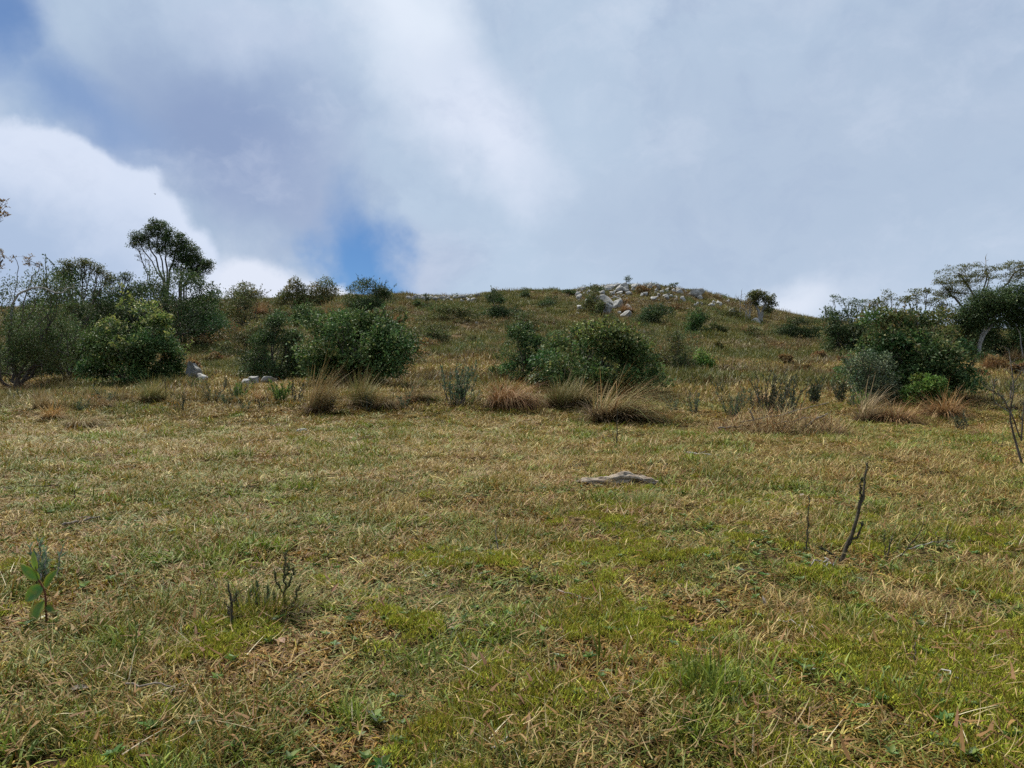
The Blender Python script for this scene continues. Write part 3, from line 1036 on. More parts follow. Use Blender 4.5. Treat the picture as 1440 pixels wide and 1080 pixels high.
    for s in range(5):
        r2 = np.random.default_rng(500 + s)
        g2 = Geo()
        m = int(r2.integers(5, 10))
        a = np.arange(m) / m * 6.283 + r2.normal(size=m) * 0.35
        D = np.stack([np.cos(a), np.sin(a), r2.uniform(0.15, 1.0, m)], 1)
        Nn = np.stack([-np.cos(a) * 0.4, -np.sin(a) * 0.4, np.ones(m)], 1)
        add_leaves(g2, np.zeros((m, 3)) + np.array([0, 0, 0.012]), D, Nn, r2.uniform(0.014, 0.034, m), r2.uniform(0.010, 0.020, m),
                   palette(r2, m, [(3, (0.085, 0.155, 0.035)), (2, (0.12, 0.18, 0.06)), (1.5, (0.14, 0.19, 0.035)), (0.7, (0.16, 0.19, 0.12))]), 0.15)
        hs.append(g2.mesh('herb', M_GRASS))
    n = 2600
    X, Y = wedge(rng, n, 0.8, 6.0, 0.7, 0.6)
    n = len(X)
    k = fbm(X / 0.5, Y / 0.5, 251, 3) + rng.normal(size=n) * 0.1 > 0.52
    X, Y = X[k], Y[k]
    n = len(X)
    s = rng.uniform(0.6, 1.15, n)
    cover('ground_herbs', 'small broad-leaved green herbs low among the grass', 'herbs', np.stack([X, Y, height(X, Y) + 0.008], 1), rng.integers(0, 5, n),
          np.stack([rng.normal(size=n) * .15, rng.normal(size=n) * .15, rng.uniform(0, 6.283, n)], 1), np.stack([s, s, s], 1), hs)


def build_hillside():
    rng = np.random.default_rng(12)
    ks = []
    HO = [(3, (0.131, 0.128, 0.032)), (3, (0.193, 0.168, 0.049)), (2, (0.092, 0.102, 0.025)), (2, (0.251, 0.204, 0.067)), (1, (0.136, 0.086, 0.032))]
    HB = [(3, (0.131, 0.087, 0.036)), (2, (0.183, 0.131, 0.051)), (2, (0.096, 0.072, 0.029)), (1.5, (0.113, 0.111, 0.034)), (1, (0.234, 0.193, 0.074))]
    HG = [(3, (0.090, 0.103, 0.025)), (3, (0.127, 0.132, 0.032)), (1, (0.066, 0.076, 0.021)), (1.5, (0.204, 0.166, 0.046))]
    for s in range(4): ks.append(tuft_mesh(600 + s, 42, 0.24, 0.07, 0.22, 0.019, HO, (0.1, 1.1)))
    for s in range(4): ks.append(tuft_mesh(620 + s, 42, 0.22, 0.10, 0.30, 0.019, HB, (0.1, 1.0)))
    for s in range(4): ks.append(tuft_mesh(640 + s, 42, 0.24, 0.08, 0.26, 0.020, HG, (0.1, 0.9)))
    for s in range(3): ks.append(tuft_mesh(660 + s, 42, 0.22, 0.06, 0.20, 0.017, PS, (0.1, 1.1)))
    n = 56000
    X, Y = wedge(rng, n, 10.5, 68.0, 0.70, 3.0)
    n = len(X)
    edge = Y + 4.5 * (fbm(X / 1.7, Y / 1.7, 351, 3) - 0.5) + rng.normal(size=n) * 0.8
    k = edge > 13.4
    X, Y = X[k], Y[k]
    n = len(X)
    a = fbm(X / 3.2, Y / 3.2, 301, 3) + rng.normal(size=n) * 0.05
    b = fbm(X / 2.2, Y / 2.2, 311, 3) + rng.normal(size=n) * 0.05
    up = np.clip((Y - 22) / 30, 0, 1)
    left = np.clip(-X / np.maximum(Y, 1) * 1.6, -1, 1)
    kind = rng.integers(0, 4, n)
    kind = np.where(b - 0.06 * up - 0.04 * left < 0.45, rng.integers(4, 8, n), kind)
    kind = np.where(a > 0.60 - 0.05 * up + 0.05 * (Y < 19), rng.integers(8, 12, n), kind)
    kind = np.where((a < 0.42) & (Y < 30), rng.integers(12, 15, n), kind)
    kind = np.where((Y < 17.5) & (rng.uniform(0, 1, n) < 0.55), rng.integers(12, 15, n), kind)
    hg = 0.5 + 1.2 * fbm(X / 1.1, Y / 1.1, 321, 2) ** 1.5
    s = rng.uniform(0.8, 1.4, n) * (0.85 + 0.006 * Y) * np.clip(0.55 + (Y - 12) * 0.10, 0.55, 1)
    cover('hillside_grass', 'coarse olive and russet grass covering the hillside', 'grass', np.stack([X, Y, height(X, Y) - 0.01], 1), kind,
          np.stack([rng.normal(size=n) * .1, rng.normal(size=n) * .1, rng.uniform(0, 6.283, n)], 1), np.stack([s, s, s * hg], 1), ks)
    # low woody scrub, too small and dense to tell apart
    us = []
    for s, pal in enumerate((OLIVE, DARK, RUST, OLIVE, GREEN, RUST)):
        r2 = np.random.default_rng(700 + s)
        g2 = Geo()
        m = 260
        u = rand_unit(r2, m)
        u[:, 2] = np.abs(u[:, 2])
        Pm = u * np.array([0.30, 0.30, 0.28]) * np.sqrt(r2.uniform(0.1, 1.1, m))[:, None]
        add_leaves(g2, Pm, u + rand_unit(r2, m), rand_unit(r2, m) + np.array([0, 0, .8]), r2.uniform(0.03, 0.075, m), r2.uniform(0.015, 0.03, m), palette(r2, m, pal))
        us.append(g2.mesh('scrub', M_LEAF))
    n = 6500
    X, Y = wedge(rng, n, 12.3, 64.0, 0.9, 4.0)
    n = len(X)
    q = fbm(X / 3.0, Y / 3.0, 331, 3) + rng.normal(size=n) * 0.06 + 0.10 * np.clip((Y - 24) / 25, -0.3, 1)
    px = 720 + F_PX * X / Y
    open_r = (px > 990) & (px < 1170) & (Y < 44)
    q = q - 0.22 * open_r
    k = q > 0.60
    X, Y = X[k], Y[k]
    n = len(X)
    s = rng.uniform(0.5, 1.5, n) * np.clip(0.4 + (Y - 12) * 0.05, 0.4, 1)
    cover('hillside_scrub', 'low olive and russet heath scrub dotted over the hillside', 'scrub', np.stack([X, Y, height(X, Y) - 0.03], 1), rng.integers(0, 6, n),
          np.stack([0 * X, 0 * X, rng.uniform(0, 6.283, n)], 1), np.stack([s, s, s * rng.uniform(0.6, 1.3, n)], 1), us)


build_pasture()
build_hillside()


# ------------------------------------------------------------------ shrubs
def px_bush(name, label, px, Y, wpx, hpx, n, L, pal, seed, cat='bush', dz=0.0, **kw):
    """bush standing at depth Y under photo column px, wpx x hpx photo pixels in size"""
    p = at(px, Y)
    s = Y / F_PX
    p.z += dz
    return bush(name, label, cat, p, wpx * s, hpx * s, n, L, pal, seed, **kw)


# at the edge of the pasture
px_bush('shrub', 'rounded leafy green shrub beside the pale boulder, between russet grass clumps', 192, 18.5, 150, 118, 24000, 0.078, GREEN, 1, tips=YGREEN, lob=34, W=0.044)
px_bush('shrub', 'tall dark green broad-leaved shrub rising behind the leaning straw tussocks', 497, 17.0, 178, 118, 32000, 0.080, GREEN, 2, lob=38, W=0.046, sprigs=44)
px_bush('shrub', 'small very dark shrub joined to the flank of the taller one, above flat stones', 388, 19.5, 116, 98, 17000, 0.066, DARK, 3, lob=28, W=0.03)
px_bush('shrub', 'wide dark green shrub with yellowish shoots behind the big windswept tussock', 838, 16.2, 196, 96, 30000, 0.078, GREEN, 4, tips=OLIVE + YGREEN[:1], lob=44, W=0.044, sprigs=48)
px_bush('shrub', 'smaller dark green shrub growing against the flank of the wide yellow-tipped one', 742, 17.6, 110, 84, 15000, 0.066, GREEN, 5, lob=26, W=0.03)
px_bush('shrub', 'grey-green twiggy shrub just uphill of the yellow-tipped shrub', 948, 21.0, 70, 62, 7000, 0.055, OLIVE, 6, lob=14, sparse=0.8)
px_bush('shrub', 'low fresh green shrublet on the open grass beside a grey-green shrub', 985, 21.5, 52, 36, 3500, 0.060, BRIGHT, 7, lob=10, sprigs=6)
px_bush('shrub', 'big spreading green shrub with open tangled foot, in front of the flat-topped trees', 1282, 14.8, 176, 126, 32000, 0.072, GREEN, 8, lob=46, W=0.040, low=0.10, tips=OLIVE, sprigs=44)
px_bush('shrub', 'low bright green leafy shrub at the foot of the big spreading shrub', 1298, 13.6, 70, 52, 5000, 0.058, BRIGHT, 9, lob=14, W=0.026, sprigs=16)
px_bush('shrub', 'sparse grey-leaved shrub with bare stems at the flank of the big spreading shrub', 1228, 14.2, 84, 92, 5200, 0.05, BLUEG, 10, lob=14, sprigs=20, low=0.2)
px_bush('shrub', 'olive shrub thicket beneath the bare crooked branches', 24, 19.0, 170, 166, 26000, 0.056, OLIVED, 11, lob=36, W=0.028, sprigs=24)
px_bush('shrub', 'straggly dull olive shrub between the thicket and the rounded green shrub', 98, 20.5, 110, 92, 11000, 0.05, OLIVED, 12, lob=22, sprigs=20)
px_bush('shrub', 'dull olive bush rising behind the straggly dull olive shrub', 66, 23.0, 150, 128, 18000, 0.07, OLIVED, 35, lob=26)
# the thicket below the umbrella tree
px_bush('shrub', 'dark dense thicket below the thin-leaved saplings', 104, 31.0, 150, 108, 22000, 0.10, DARK, 14, lob=40, dz=0.2)
px_bush('shrub', 'widest dark thicket at the foot of the windswept umbrella tree', 238, 33.0, 184, 100, 26000, 0.10, DARK, 15, lob=40, dz=0.2)
px_bush('shrub', 'dark green thicket closing the gap between the saplings and the umbrella tree', 172, 34.0, 110, 96, 13000, 0.10, DARK, 16, lob=16, dz=0.2)
px_bush('shrub', 'dark bush beside the umbrella tree thicket with a grey twiggy top', 292, 35.0, 72, 84, 9500, 0.10, GREEN, 17, lob=14)
px_bush('shrub', 'grey-green ragged bush on the skyline next to the umbrella tree thicket', 345, 43.0, 116, 62, 10000, 0.11, OLIVE, 18, lob=16, dz=0.2)
# rounded ridge bushes
SK = 'rounded ridge bushes'
px_bush('shrub', 'small dome-shaped bush alone on the skyline between two gaps of sky', 411, 51.0, 54, 42, 5200, 0.12, OLIVE, 19, lob=10, sprigs=4, dz=0.5, group=SK)
px_bush('shrub', 'dome-shaped skyline bush standing in front of the low white cloud', 450, 51.0, 60, 40, 5200, 0.12, OLIVE, 20, lob=10, sprigs=4, dz=0.5, group=SK)
px_bush('shrub', 'dark small bush just downhill of the dome-shaped skyline pair', 432, 46.0, 60, 40, 5200, 0.11, GREEN, 21, lob=10, sprigs=5, group=SK)
px_bush('shrub', 'largest dark bush on the ridge where the rocky skyline begins', 516, 48.0, 78, 54, 9500, 0.11, DARK, 22, lob=14, dz=0.2, group=SK)
px_bush('shrub', 'low dark bush leaning against the largest ridge bush', 484, 45.0, 60, 34, 4800, 0.10, GREEN, 23, lob=8, sprigs=5)
# hillside
HS = 'bushes dotted over the hillside'
px_bush('shrub', 'dark rounded bush below the middle of the skyline', 707, 46.0, 64, 38, 4600, 0.11, DARK, 24, lob=10, group=HS)
px_bush('shrub', 'olive dark bush just downhill of the dark rounded bush on the middle slope', 738, 40.0, 60, 36, 3600, 0.10, OLIVE, 25, lob=10, group=HS)
px_bush('shrub', 'dark bush below the scattered pale stones of the crest', 922, 43.0, 60, 34, 4600, 0.10, DARK, 26, lob=10, group=HS)
px_bush('shrub', 'upright dark green bush alone on the grassy slope below the stony crest', 980, 36.0, 36, 40, 3800, 0.09, GREEN, 27, lob=10, group=HS)
px_bush('shrub', 'low dark bush row at the top of the open grassy slope', 1115, 42.0, 84, 32, 4800, 0.10, DARK, 28, lob=14, depth=1.2, group=HS)
px_bush('shrub', 'olive bush spreading under the rocky skyline stretch', 630, 45.0, 84, 26, 4200, 0.10, OLIVE, 29, lob=12, depth=1.5, group=HS)
px_bush('shrub', 'grey olive bush around the upper boulders of the outcrop', 838, 47.5, 40, 36, 3200, 0.10, OLIVE, 30, lob=9, group=HS)
px_bush('shrub', 'brownish bush on the slope below the largest ridge bush', 355, 30.0, 110, 54, 8000, 0.085, OLIVE, 31, lob=14, group=HS)
px_bush('shrub', 'olive brown bush behind the tall broad-leaved shrub', 595, 33.0, 90, 34, 5000, 0.08, OLIVE, 32, lob=12, group=HS)
px_bush('shrub', 'dull green bush uphill of the wide yellow-tipped shrub', 800, 33.0, 70, 32, 4200, 0.08, OLIVE, 33, lob=12, group=HS)
px_bush('shrub', 'small olive bush beside the upright dark green bush', 1008, 40.0, 36, 20, 1800, 0.09, OLIVE, 34, lob=8, group=HS)
rngp = np.random.default_rng(77)
proto_small = []
for k, pal in enumerate((RUST, OLIVE, DARK, RUST)):
    proto_small.append(pal)
spots = [(300, 27, 34, 16, 0), (330, 38, 60, 26, 0), (465, 40, 52, 30, 0), (560, 27, 30, 16, 2), (605, 30, 44, 20, 0), (660, 34, 40, 18, 1), (770, 52, 34, 14, 2),
         (690, 55, 24, 12, 2), (880, 50, 28, 14, 0), (905, 56, 26, 12, 0), (1060, 40, 40, 16, 1), (1090, 34, 26, 12, 0), (1150, 30, 24, 14, 0), (1188, 29, 26, 14, 0),
         (1010, 30, 22, 12, 1), (1105, 27, 22, 14, 0), (1128, 24, 30, 14, 0), (1170, 24, 24, 16, 0), (655, 48, 30, 14, 1), (560, 46, 34, 18, 1), (950, 50, 30, 12, 0),
         (285, 33, 40, 18, 0), (270, 24, 24, 12, 0), (1375, 22, 34, 20, 0), (1400, 26, 44, 22, 0), (1432, 24, 30, 20, 0), (1390, 30, 40, 26, 2), (800, 57, 26, 10, 2),
         (842, 58, 30, 10, 2), (735, 57, 24, 10, 2), (1030, 52, 30, 14, 1), (590, 55, 22, 10, 2)]
LAB = {0: ('heath_clump', 'low russet brown heath clump on the grassy slope', 'russet heath clumps on the slope'),
       1: ('heath_clump', 'low olive heath clump on the grassy slope', 'olive heath clumps on the slope'),
       2: ('heath_clump', 'low blackish green heath clump high on the slope', 'dark heath clumps on the slope')}
for k, (px, Y, w, h, c) in enumerate(spots):
    nm, lb, gr = LAB[c]
    px_bush(nm, lb, px, Y, w, h, 900, 0.055 + 0.0010 * Y, (RUST, OLIVE, DARK)[c], 900 + k, group=gr, lob=7, sprigs=5, cat='shrub')


# ------------------------------------------------------------------ trees
def sc(Y):
    return Y / F_PX


# windswept umbrella tree on the left ridge
Y = 36.0
s = sc(Y)
base = at(240, Y)
zpx = lambda py, Yd: CAM_H + Yd * math.tan(PITCH + math.atan((540 - py) / F_PX))


def loc_px(px, py, Yd, b, dy=0.0):
    d = pdir(px, py)
    x = d.x / d.y * Yd
    return (x - b.x, dy, zpx(py, Yd) - b.z)


def crown_px(lst, Yd, b, dep=0.7):
    o = []
    for (px, py, rx, ry) in lst:
        p = loc_px(px, py, Yd, b)
        o.append((p[0], p[1], p[2], rx * sc(Yd), rx * sc(Yd) * dep, ry * sc(Yd)))
    return o


cr = crown_px([(198, 333, 15, 8), (222, 326, 20, 14), (218, 315, 14, 6), (246, 340, 22, 17), (264, 355, 20, 17), (275, 370, 18, 12), (291, 374, 10, 8), (238, 350, 24, 12), (262, 372, 22, 14), (278, 384, 18, 8), (205, 342, 18, 8), (190, 344, 9, 8)], Y, base, 0.9)
lims = []
for (fx, fy, ex, ey) in ((229, 392, 196, 342), (231, 390, 208, 340), (232, 388, 220, 342), (234, 388, 232, 344), (236, 390, 246, 352), (252, 394, 256, 362), (254, 394, 266, 364), (258, 396, 280, 374), (260, 396, 290, 376)):
    a, m, e = loc_px(fx + 2, 440, Y, base), loc_px(fx, fy, Y, base), loc_px(ex, ey, Y, base)
    lims.append([(a[0], 0, -0.1), m, e])
tree('umbrella_tree', 'windswept umbrella-crowned tree with thin fanned stems above the dark thicket', base, cr, 620, 19000, 0.08, DARK, 50,
     trunk_pts=lims, r_tip=0.0034, leaf_r=0.24, flat=0.6, bare=0.12)
tree('bare_sapling', 'leafless grey sapling leaning out beside the umbrella tree', at(228, 35.5), crown_px([(193, 348, 10, 10), (205, 362, 14, 10)], 35.5, at(228, 35.5)), 34, 260, 0.06, OLIVE, 51,
     r_tip=0.0055, leaf_r=0.12)
# thin-leaved saplings
b = at(112, 30.0)
tree('sapling', 'sparse sapling with see-through tufted crown above the dense thicket', b, crown_px([(95, 372, 12, 8), (118, 372, 14, 10), (135, 380, 12, 8), (88, 385, 12, 8), (148, 388, 10, 6)], 30.0, b), 110, 2400, 0.07, OLIVE, 52,
     r_tip=0.006, leaf_r=0.24, stems=3, fork_h=0.4)
b = at(165, 33.0)
tree('sapling', 'thin dark sapling between the tufted sapling and the umbrella tree', b, crown_px([(160, 392, 10, 8), (178, 390, 8, 8), (150, 398, 8, 6)], 33.0, b), 60, 1300, 0.07, DARK, 53, r_tip=0.006, leaf_r=0.22, stems=2, fork_h=0.4)
# crooked bare branches at the left edge
b = at(10, 21.0)
tl = [[(0, 0, -0.1), loc_px(18, 420, 21.0, b), loc_px(26, 396, 21.0, b), loc_px(24, 376, 21.0, b), loc_px(18, 358, 21.0, b)],
      [(0.05, 0, -0.1), loc_px(34, 420, 21.0, b), loc_px(44, 395, 21.0, b), loc_px(56, 372, 21.0, b)],
      [(-0.1, 0, -0.1), loc_px(-8, 420, 21.0, b), loc_px(-4, 385, 21.0, b), loc_px(4, 365, 21.0, b)]]
tree('crooked_tree', 'crooked half-bare tree with a few leaf tufts above the olive thicket', b, crown_px([(18, 364, 5, 6), (40, 366, 8, 10), (54, 374, 5, 6), (2, 366, 10, 14), (-10, 380, 12, 14)], 21.0, b), 60, 620, 0.05, RUST, 54,
     trunk_pts=tl, r_tip=0.0026, leaf_r=0.10, bare=0.3)
g = Geo()
b = at(30, 18.6)
pts = [loc_px(x, y, 18.6, b) for x, y in ((16, 450), (16, 430), (26, 413), (45, 405), (60, 404), (78, 412), (88, 412), (95, 405), (104, 404))]
tt = np.linspace(0, 1, 30)
q = np.stack([np.interp(tt, np.linspace(0, 1, len(pts)), np.array(pts)[:, a]) for a in range(3)], 1)
add_tube(g, q, np.linspace(0.030, 0.010, 30), 7)
for (i0, ex, ey) in ((18, 70, 398), (22, 96, 396), (12, 40, 392)):
    add_tube(g, curve_pts(rngp, q[i0], loc_px(ex, ey, 18.6, b), 5, 0, 0.08), np.linspace(0.012, 0.004, 5), 5, cap=False)
o = link('dead_branch', g.mesh('dead_branch', M_PALE, True))
o.location = b
tag(o, 'long pale dead branch arching over the olive thicket', 'branch')
# tree just outside the frame whose twig reaches in
b = at(-60, 12.0)
tree('bare_tree', 'thin tree mostly out of frame whose leafy twig hangs against the sky', b, crown_px([(-30, 300, 34, 30), (2, 290, 9, 8), (-50, 330, 30, 30), (-8, 350, 10, 10)], 12.0, b), 60, 900, 0.05, RUST, 55,
     r_tip=0.004, leaf_r=0.09, bare=0.35, fork_h=0.4)
# right-hand trees
b = at(1372, 38.0)
fl = [(1345, 379, 30, 5), (1365, 374, 24, 4), (1393, 379, 20, 5), (1425, 374, 22, 6), (1450, 376, 24, 8), (1372, 392, 30, 9), (1345, 404, 24, 10), (1328, 412, 16, 10), (1425, 390, 22, 9), (1350, 392, 30, 8), (1360, 415, 22, 10), (1322, 396, 10, 8)]
tl = [[(0, 0, -0.1), loc_px(1376, 430, 38, b), loc_px(1362, 400, 38, b), loc_px(1348, 384, 38, b)],
      [(0, 0, -0.1), loc_px(1380, 430, 38, b), loc_px(1386, 400, 38, b), loc_px(1386, 380, 38, b)],
      [(0.1, 0, -0.1), loc_px(1400, 430, 38, b), loc_px(1415, 400, 38, b), loc_px(1428, 382, 38, b)],
      [(0, 0, -0.1), loc_px(1362, 440, 38, b), loc_px(1345, 420, 38, b), loc_px(1335, 412, 38, b)]]
tree('flat_topped_tree', 'tall flat-topped tree with layered see-through crown behind the rounded dark tree', b, crown_px(fl, 38, b, 1.0), 800, 9500, 0.075, OLIVE, 56, trunk_pts=tl, r_tip=0.0026, leaf_r=0.22, flat=0.35, bare=0.3)
b = at(1386, 38.5)
g = Geo()
q = np.array([(0, 0, -0.1), loc_px(1387, 400, 38.5, b), loc_px(1386, 360, 38.5, b)])
add_tube(g, curve_pts(rngp, q[0], q[2], 9, 0, 0.008), np.linspace(0.07, 0.012, 9), 6)
for k in range(10):
    t = rngp.uniform(0.45, 0.97)
    p0 = q[0] * (1 - t) + q[2] * t
    add_tube(g, curve_pts(rngp, p0, p0 + np.array([rngp.uniform(-0.5, 0.5), rngp.uniform(-0.3, 0.3), rngp.uniform(0.1, 0.4)]), 4), np.linspace(0.014, 0.005, 4), 4, cap=False)
o = link('dead_pole_tree', g.mesh('dead_pole_tree', M_PALE, True))
o.location = b
tag(o, 'slim dead pole tree poking through the flat-topped crown', 'tree')
b = at(1392, 33.0)
Yt = 33.0
tl = [[loc_px(1376, 484, Yt, b), loc_px(1377, 470, Yt, b), loc_px(1389, 452, Yt, b), loc_px(1396, 434, Yt, b)],
      [loc_px(1376, 484, Yt, b), loc_px(1378, 472, Yt, b), loc_px(1398, 456, Yt, b), loc_px(1420, 440, Yt, b)],
      [loc_px(1438, 486, Yt, b), loc_px(1436, 470, Yt, b), loc_px(1426, 452, Yt, b), loc_px(1418, 440, Yt, b)]]
for t in tl:
    t[0] = (t[0][0], 0, gz(t[0][0] + b.x, b.y) - b.z - 0.1)
tree('round_dark_tree', 'rounded dense dark tree with pale forked trunk beneath its canopy', b,
     crown_px([(1375, 440, 24, 22), (1395, 425, 30, 20), (1420, 420, 34, 20), (1445, 432, 34, 26), (1362, 448, 16, 20), (1475, 440, 30, 26), (1358, 458, 14, 16), (1400, 446, 26, 14), (1436, 452, 24, 14)], Yt, b, 0.9), 520, 36000, 0.09, DARK, 57,
     trunk_pts=tl, r_tip=0.0027, leaf_r=0.42, flat=0.75, wood=M_PALE)
px_bush('shrub', 'shadowy undergrowth bush beneath the rounded dark tree', 1400, 36.0, 100, 66, 9000, 0.10, DARK, 58, lob=14)
px_bush('shrub', 'dark bush under the rounded tree beside its pale leaning trunk', 1450, 35.5, 80, 70, 8000, 0.10, DARK, 59, lob=14)
b = at(1300, 36.0)
tree('thin_tree', 'thin greyish tree with wispy crown between the big shrub and the flat-topped tree', b, crown_px([(1296, 410, 16, 5), (1316, 424, 14, 8), (1282, 422, 14, 8), (1330, 436, 16, 12)], 36, b), 80, 1700, 0.09, OLIVE, 60, r_tip=0.006, leaf_r=0.25, stems=3, flat=0.5, bare=0.2)
b = at(1240, 36.0)
tree('thin_tree', 'wispy pale-twigged tree rising behind the big spreading shrub', b, crown_px([(1225, 425, 14, 6), (1248, 416, 12, 8), (1262, 424, 12, 8), (1236, 428, 14, 8)], 36, b), 80, 900, 0.08, OLIVE, 61, r_tip=0.0055, leaf_r=0.2, stems=3, bare=0.45, wood=M_PALE)
b = at(1195, 37.0)
tree('thin_tree', 'wispy see-through tree at the end of the dark ridge thicket', b, crown_px([(1176, 420, 10, 8), (1195, 424, 14, 6), (1210, 428, 12, 8), (1165, 436, 8, 8)], 37, b), 80, 900, 0.08, BLUEG, 62, r_tip=0.0055, leaf_r=0.2, stems=3, bare=0.4, wood=M_PALE)
px_bush('shrub', 'dark thicket at the end of the ridge where the sky dips lowest', 1190, 34.0, 76, 66, 9500, 0.10, DARK, 63, lob=18)
px_bush('shrub', 'dark green thicket behind the big spreading shrub', 1250, 33.0, 92, 70, 10500, 0.10, GREEN, 64, lob=20)
px_bush('shrub', 'olive thicket between the big spreading shrub and the rounded dark tree', 1328, 33.5, 80, 64, 9500, 0.10, OLIVE, 65, lob=18)
# crest tree and snag
b = at(1070, 52.0)
tree('crest_tree', 'small round-crowned tree with pale trunks on the stony crest', b, crown_px([(1065, 415, 14, 7), (1078, 420, 11, 7), (1085, 428, 8, 6), (1058, 424, 10, 7), (1080, 436, 9, 5)], 52, b), 110, 3600, 0.12, OLIVE, 66, r_tip=0.012, leaf_r=0.30, flat=0.5, stems=2, fork_h=0.45, wood=M_PALE)
b = at(1041, 52.5)
tree('dead_snag', 'thin dead snag with bare twigs beside the crest tree', b, crown_px([(1043, 404, 3, 6), (1038, 414, 6, 6), (1046, 416, 5, 5)], 52.5, b), 20, 0, 0.08, OLIVE, 67, r_tip=0.008, wood=M_PALE, fork_h=0.5)
b = at(1052, 51.5)
tree('dead_bush', 'leafless grey bush between the snag and the crest tree', b, crown_px([(1052, 424, 9, 6), (1050, 432, 12, 6)], 51.5, b), 70, 500, 0.07, RUST, 68, r_tip=0.007, wood=M_PALE, fork_h=0.15, stems=4, leaf_r=0.2, cat='bush', bare=0.4)
for k, (px, Yd, hp) in enumerate(((600, 56, 16), (695, 58, 14), (884, 60, 16), (948, 60, 10), (1150, 44, 18), (1175, 46, 26))):
    b = at(px, Yd)
    tree('skyline_sapling', 'tiny twiggy sapling sticking up from the skyline', b, [(0, 0, hp * sc(Yd) * 0.8, 5 * sc(Yd), 5 * sc(Yd), hp * sc(Yd) * 0.3)], 22, 220, 0.10, DARK, 80 + k,
         group='tiny saplings on the skyline', r_tip=0.006, leaf_r=0.18, stems=2, bare=0.3)


# ------------------------------------------------------------------ rocks
def rock(label, px, Y, wpx, hpx, seed, group=None, cat='rock', dz=0.0, rz=None, sub=3, depth=None, name='rock'):
    p = at(px, Y)
    s = Y / F_PX
    o = link(name, rock_mesh(seed, wpx * s, hpx * s * 1.15, depth, sub))
    o.location = (p.x, p.y, p.z - 0.06 * hpx * s + dz)
    tag(o, label, cat, group)
    return o


rock('pale upright boulder beside the rounded green shrub at the pasture edge', 273, 18.9, 26, 25, 37, sub=4, dz=0.08)
rock('low slab lying against the pale upright boulder', 287, 18.7, 22, 12, 2, dz=0.05)
rock('small pale stone half sunk beside the flat stones below the dark shrub', 347, 17.6, 20, 9, 3, dz=0.10)
rock('flat-topped white stone in the grass below the very dark shrub', 382, 17.4, 28, 11, 4, dz=0.10)
rock('low grey stone beside the flat-topped white stone', 360, 17.7, 18, 10, 5, dz=0.12)
rock('largest pale boulder of the outcrop near the crest', 850, 50.0, 30, 23, 6, sub=4)
rock('second boulder set against the largest one on the crest outcrop', 870, 49.5, 18, 14, 7)
rock('rounded boulder just below the largest boulder of the outcrop', 853, 47.5, 19, 15, 8, sub=4)
rock('upright stone at the very top of the crest', 877, 58.0, 12, 13, 9)
rock('pale stone standing apart beside the outcrop scrub', 816, 48.5, 10, 8, 10)
rock('thin pale stone above the outcrop scrub', 824, 49.0, 8, 14, 11)
rock('tilted slab below the outcrop with a dark gap beneath', 886, 48.5, 13, 11, 12)
rock('broad flat boulder at the lower end of the outcrop', 882, 46.5, 20, 11, 13)
rock('rounded boulder against the sky on the falling crest line', 978, 57.5, 26, 13, 14, sub=4)
rock('pale low boulder beside the dead snag', 1030, 53.5, 20, 10, 15, sub=4)
rock('grey boulder behind the trunks of the crest tree', 1064, 51.0, 18, 10, 16)
rr = np.random.default_rng(5)
for k in range(230):
    px = 806 + 235 * rr.beta(1.3, 2.1)
    Yd = 61 - 13 * rr.beta(0.9, 2.2)
    if Yd < 52 and px < 905:
        Yd += 6
    w = 3.6 + 10 * rr.uniform() ** 2.4
    rock('pale small stone scattered among russet heath on the crest', px, Yd, w, w * rr.uniform(0.35, 0.75), 100 + k, 'stones scattered on the crest', 'stone', sub=2, name='stone', dz=0.10)
for k in range(40):
    px = rr.uniform(572, 672)
    w = rr.uniform(3, 10)
    rock('pale stone on the rocky skyline stretch beyond the ridge bushes', px, rr.uniform(58, 61), w, w * rr.uniform(0.45, 0.75), 200 + k, 'stones on the skyline stretch', 'stone', sub=2, name='stone', dz=0.1)
for k in range(9):
    px = rr.uniform(800, 915)
    w = rr.uniform(4, 8)
    rock('small stone strewn among the boulders of the outcrop', px, rr.uniform(45, 56), w, w * 0.65, 240 + k, 'small stones of the outcrop', 'stone', sub=2, name='stone')
for k, (px, py, w) in enumerate(((1395, 560, 5), (670, 456, 4), (628, 478, 4), (340, 496, 4), (905, 470, 6))):
    p = hit(px, py)
    rock('lone pebble-sized pale stone out on the slope', px, p.y, w + 2, w, 260 + k, 'lone stones on the slope', 'stone', sub=2, name='stone')
p = hit(428, 607)
rock('flat pale stone sunk in the short grass of the pasture', 428, p.y, 22, 6, 270, sub=3, cat='stone', name='stone')

# ------------------------------------------------------------------ tussocks
def tussock(label, px, py, wpx, hpx, n, pal, seed, wind=(0.5, 0.0), group=None, name='grass_tussock', **kw):
    p = hit(px, py)
    s = p.y / F_PX
    o = link(name, tussock_mesh(seed, wpx * s, hpx * s, n, pal, wind, **kw).mesh(name, M_STRAW))
    o.location = p
    return tag(o, label, 'tussock', group)


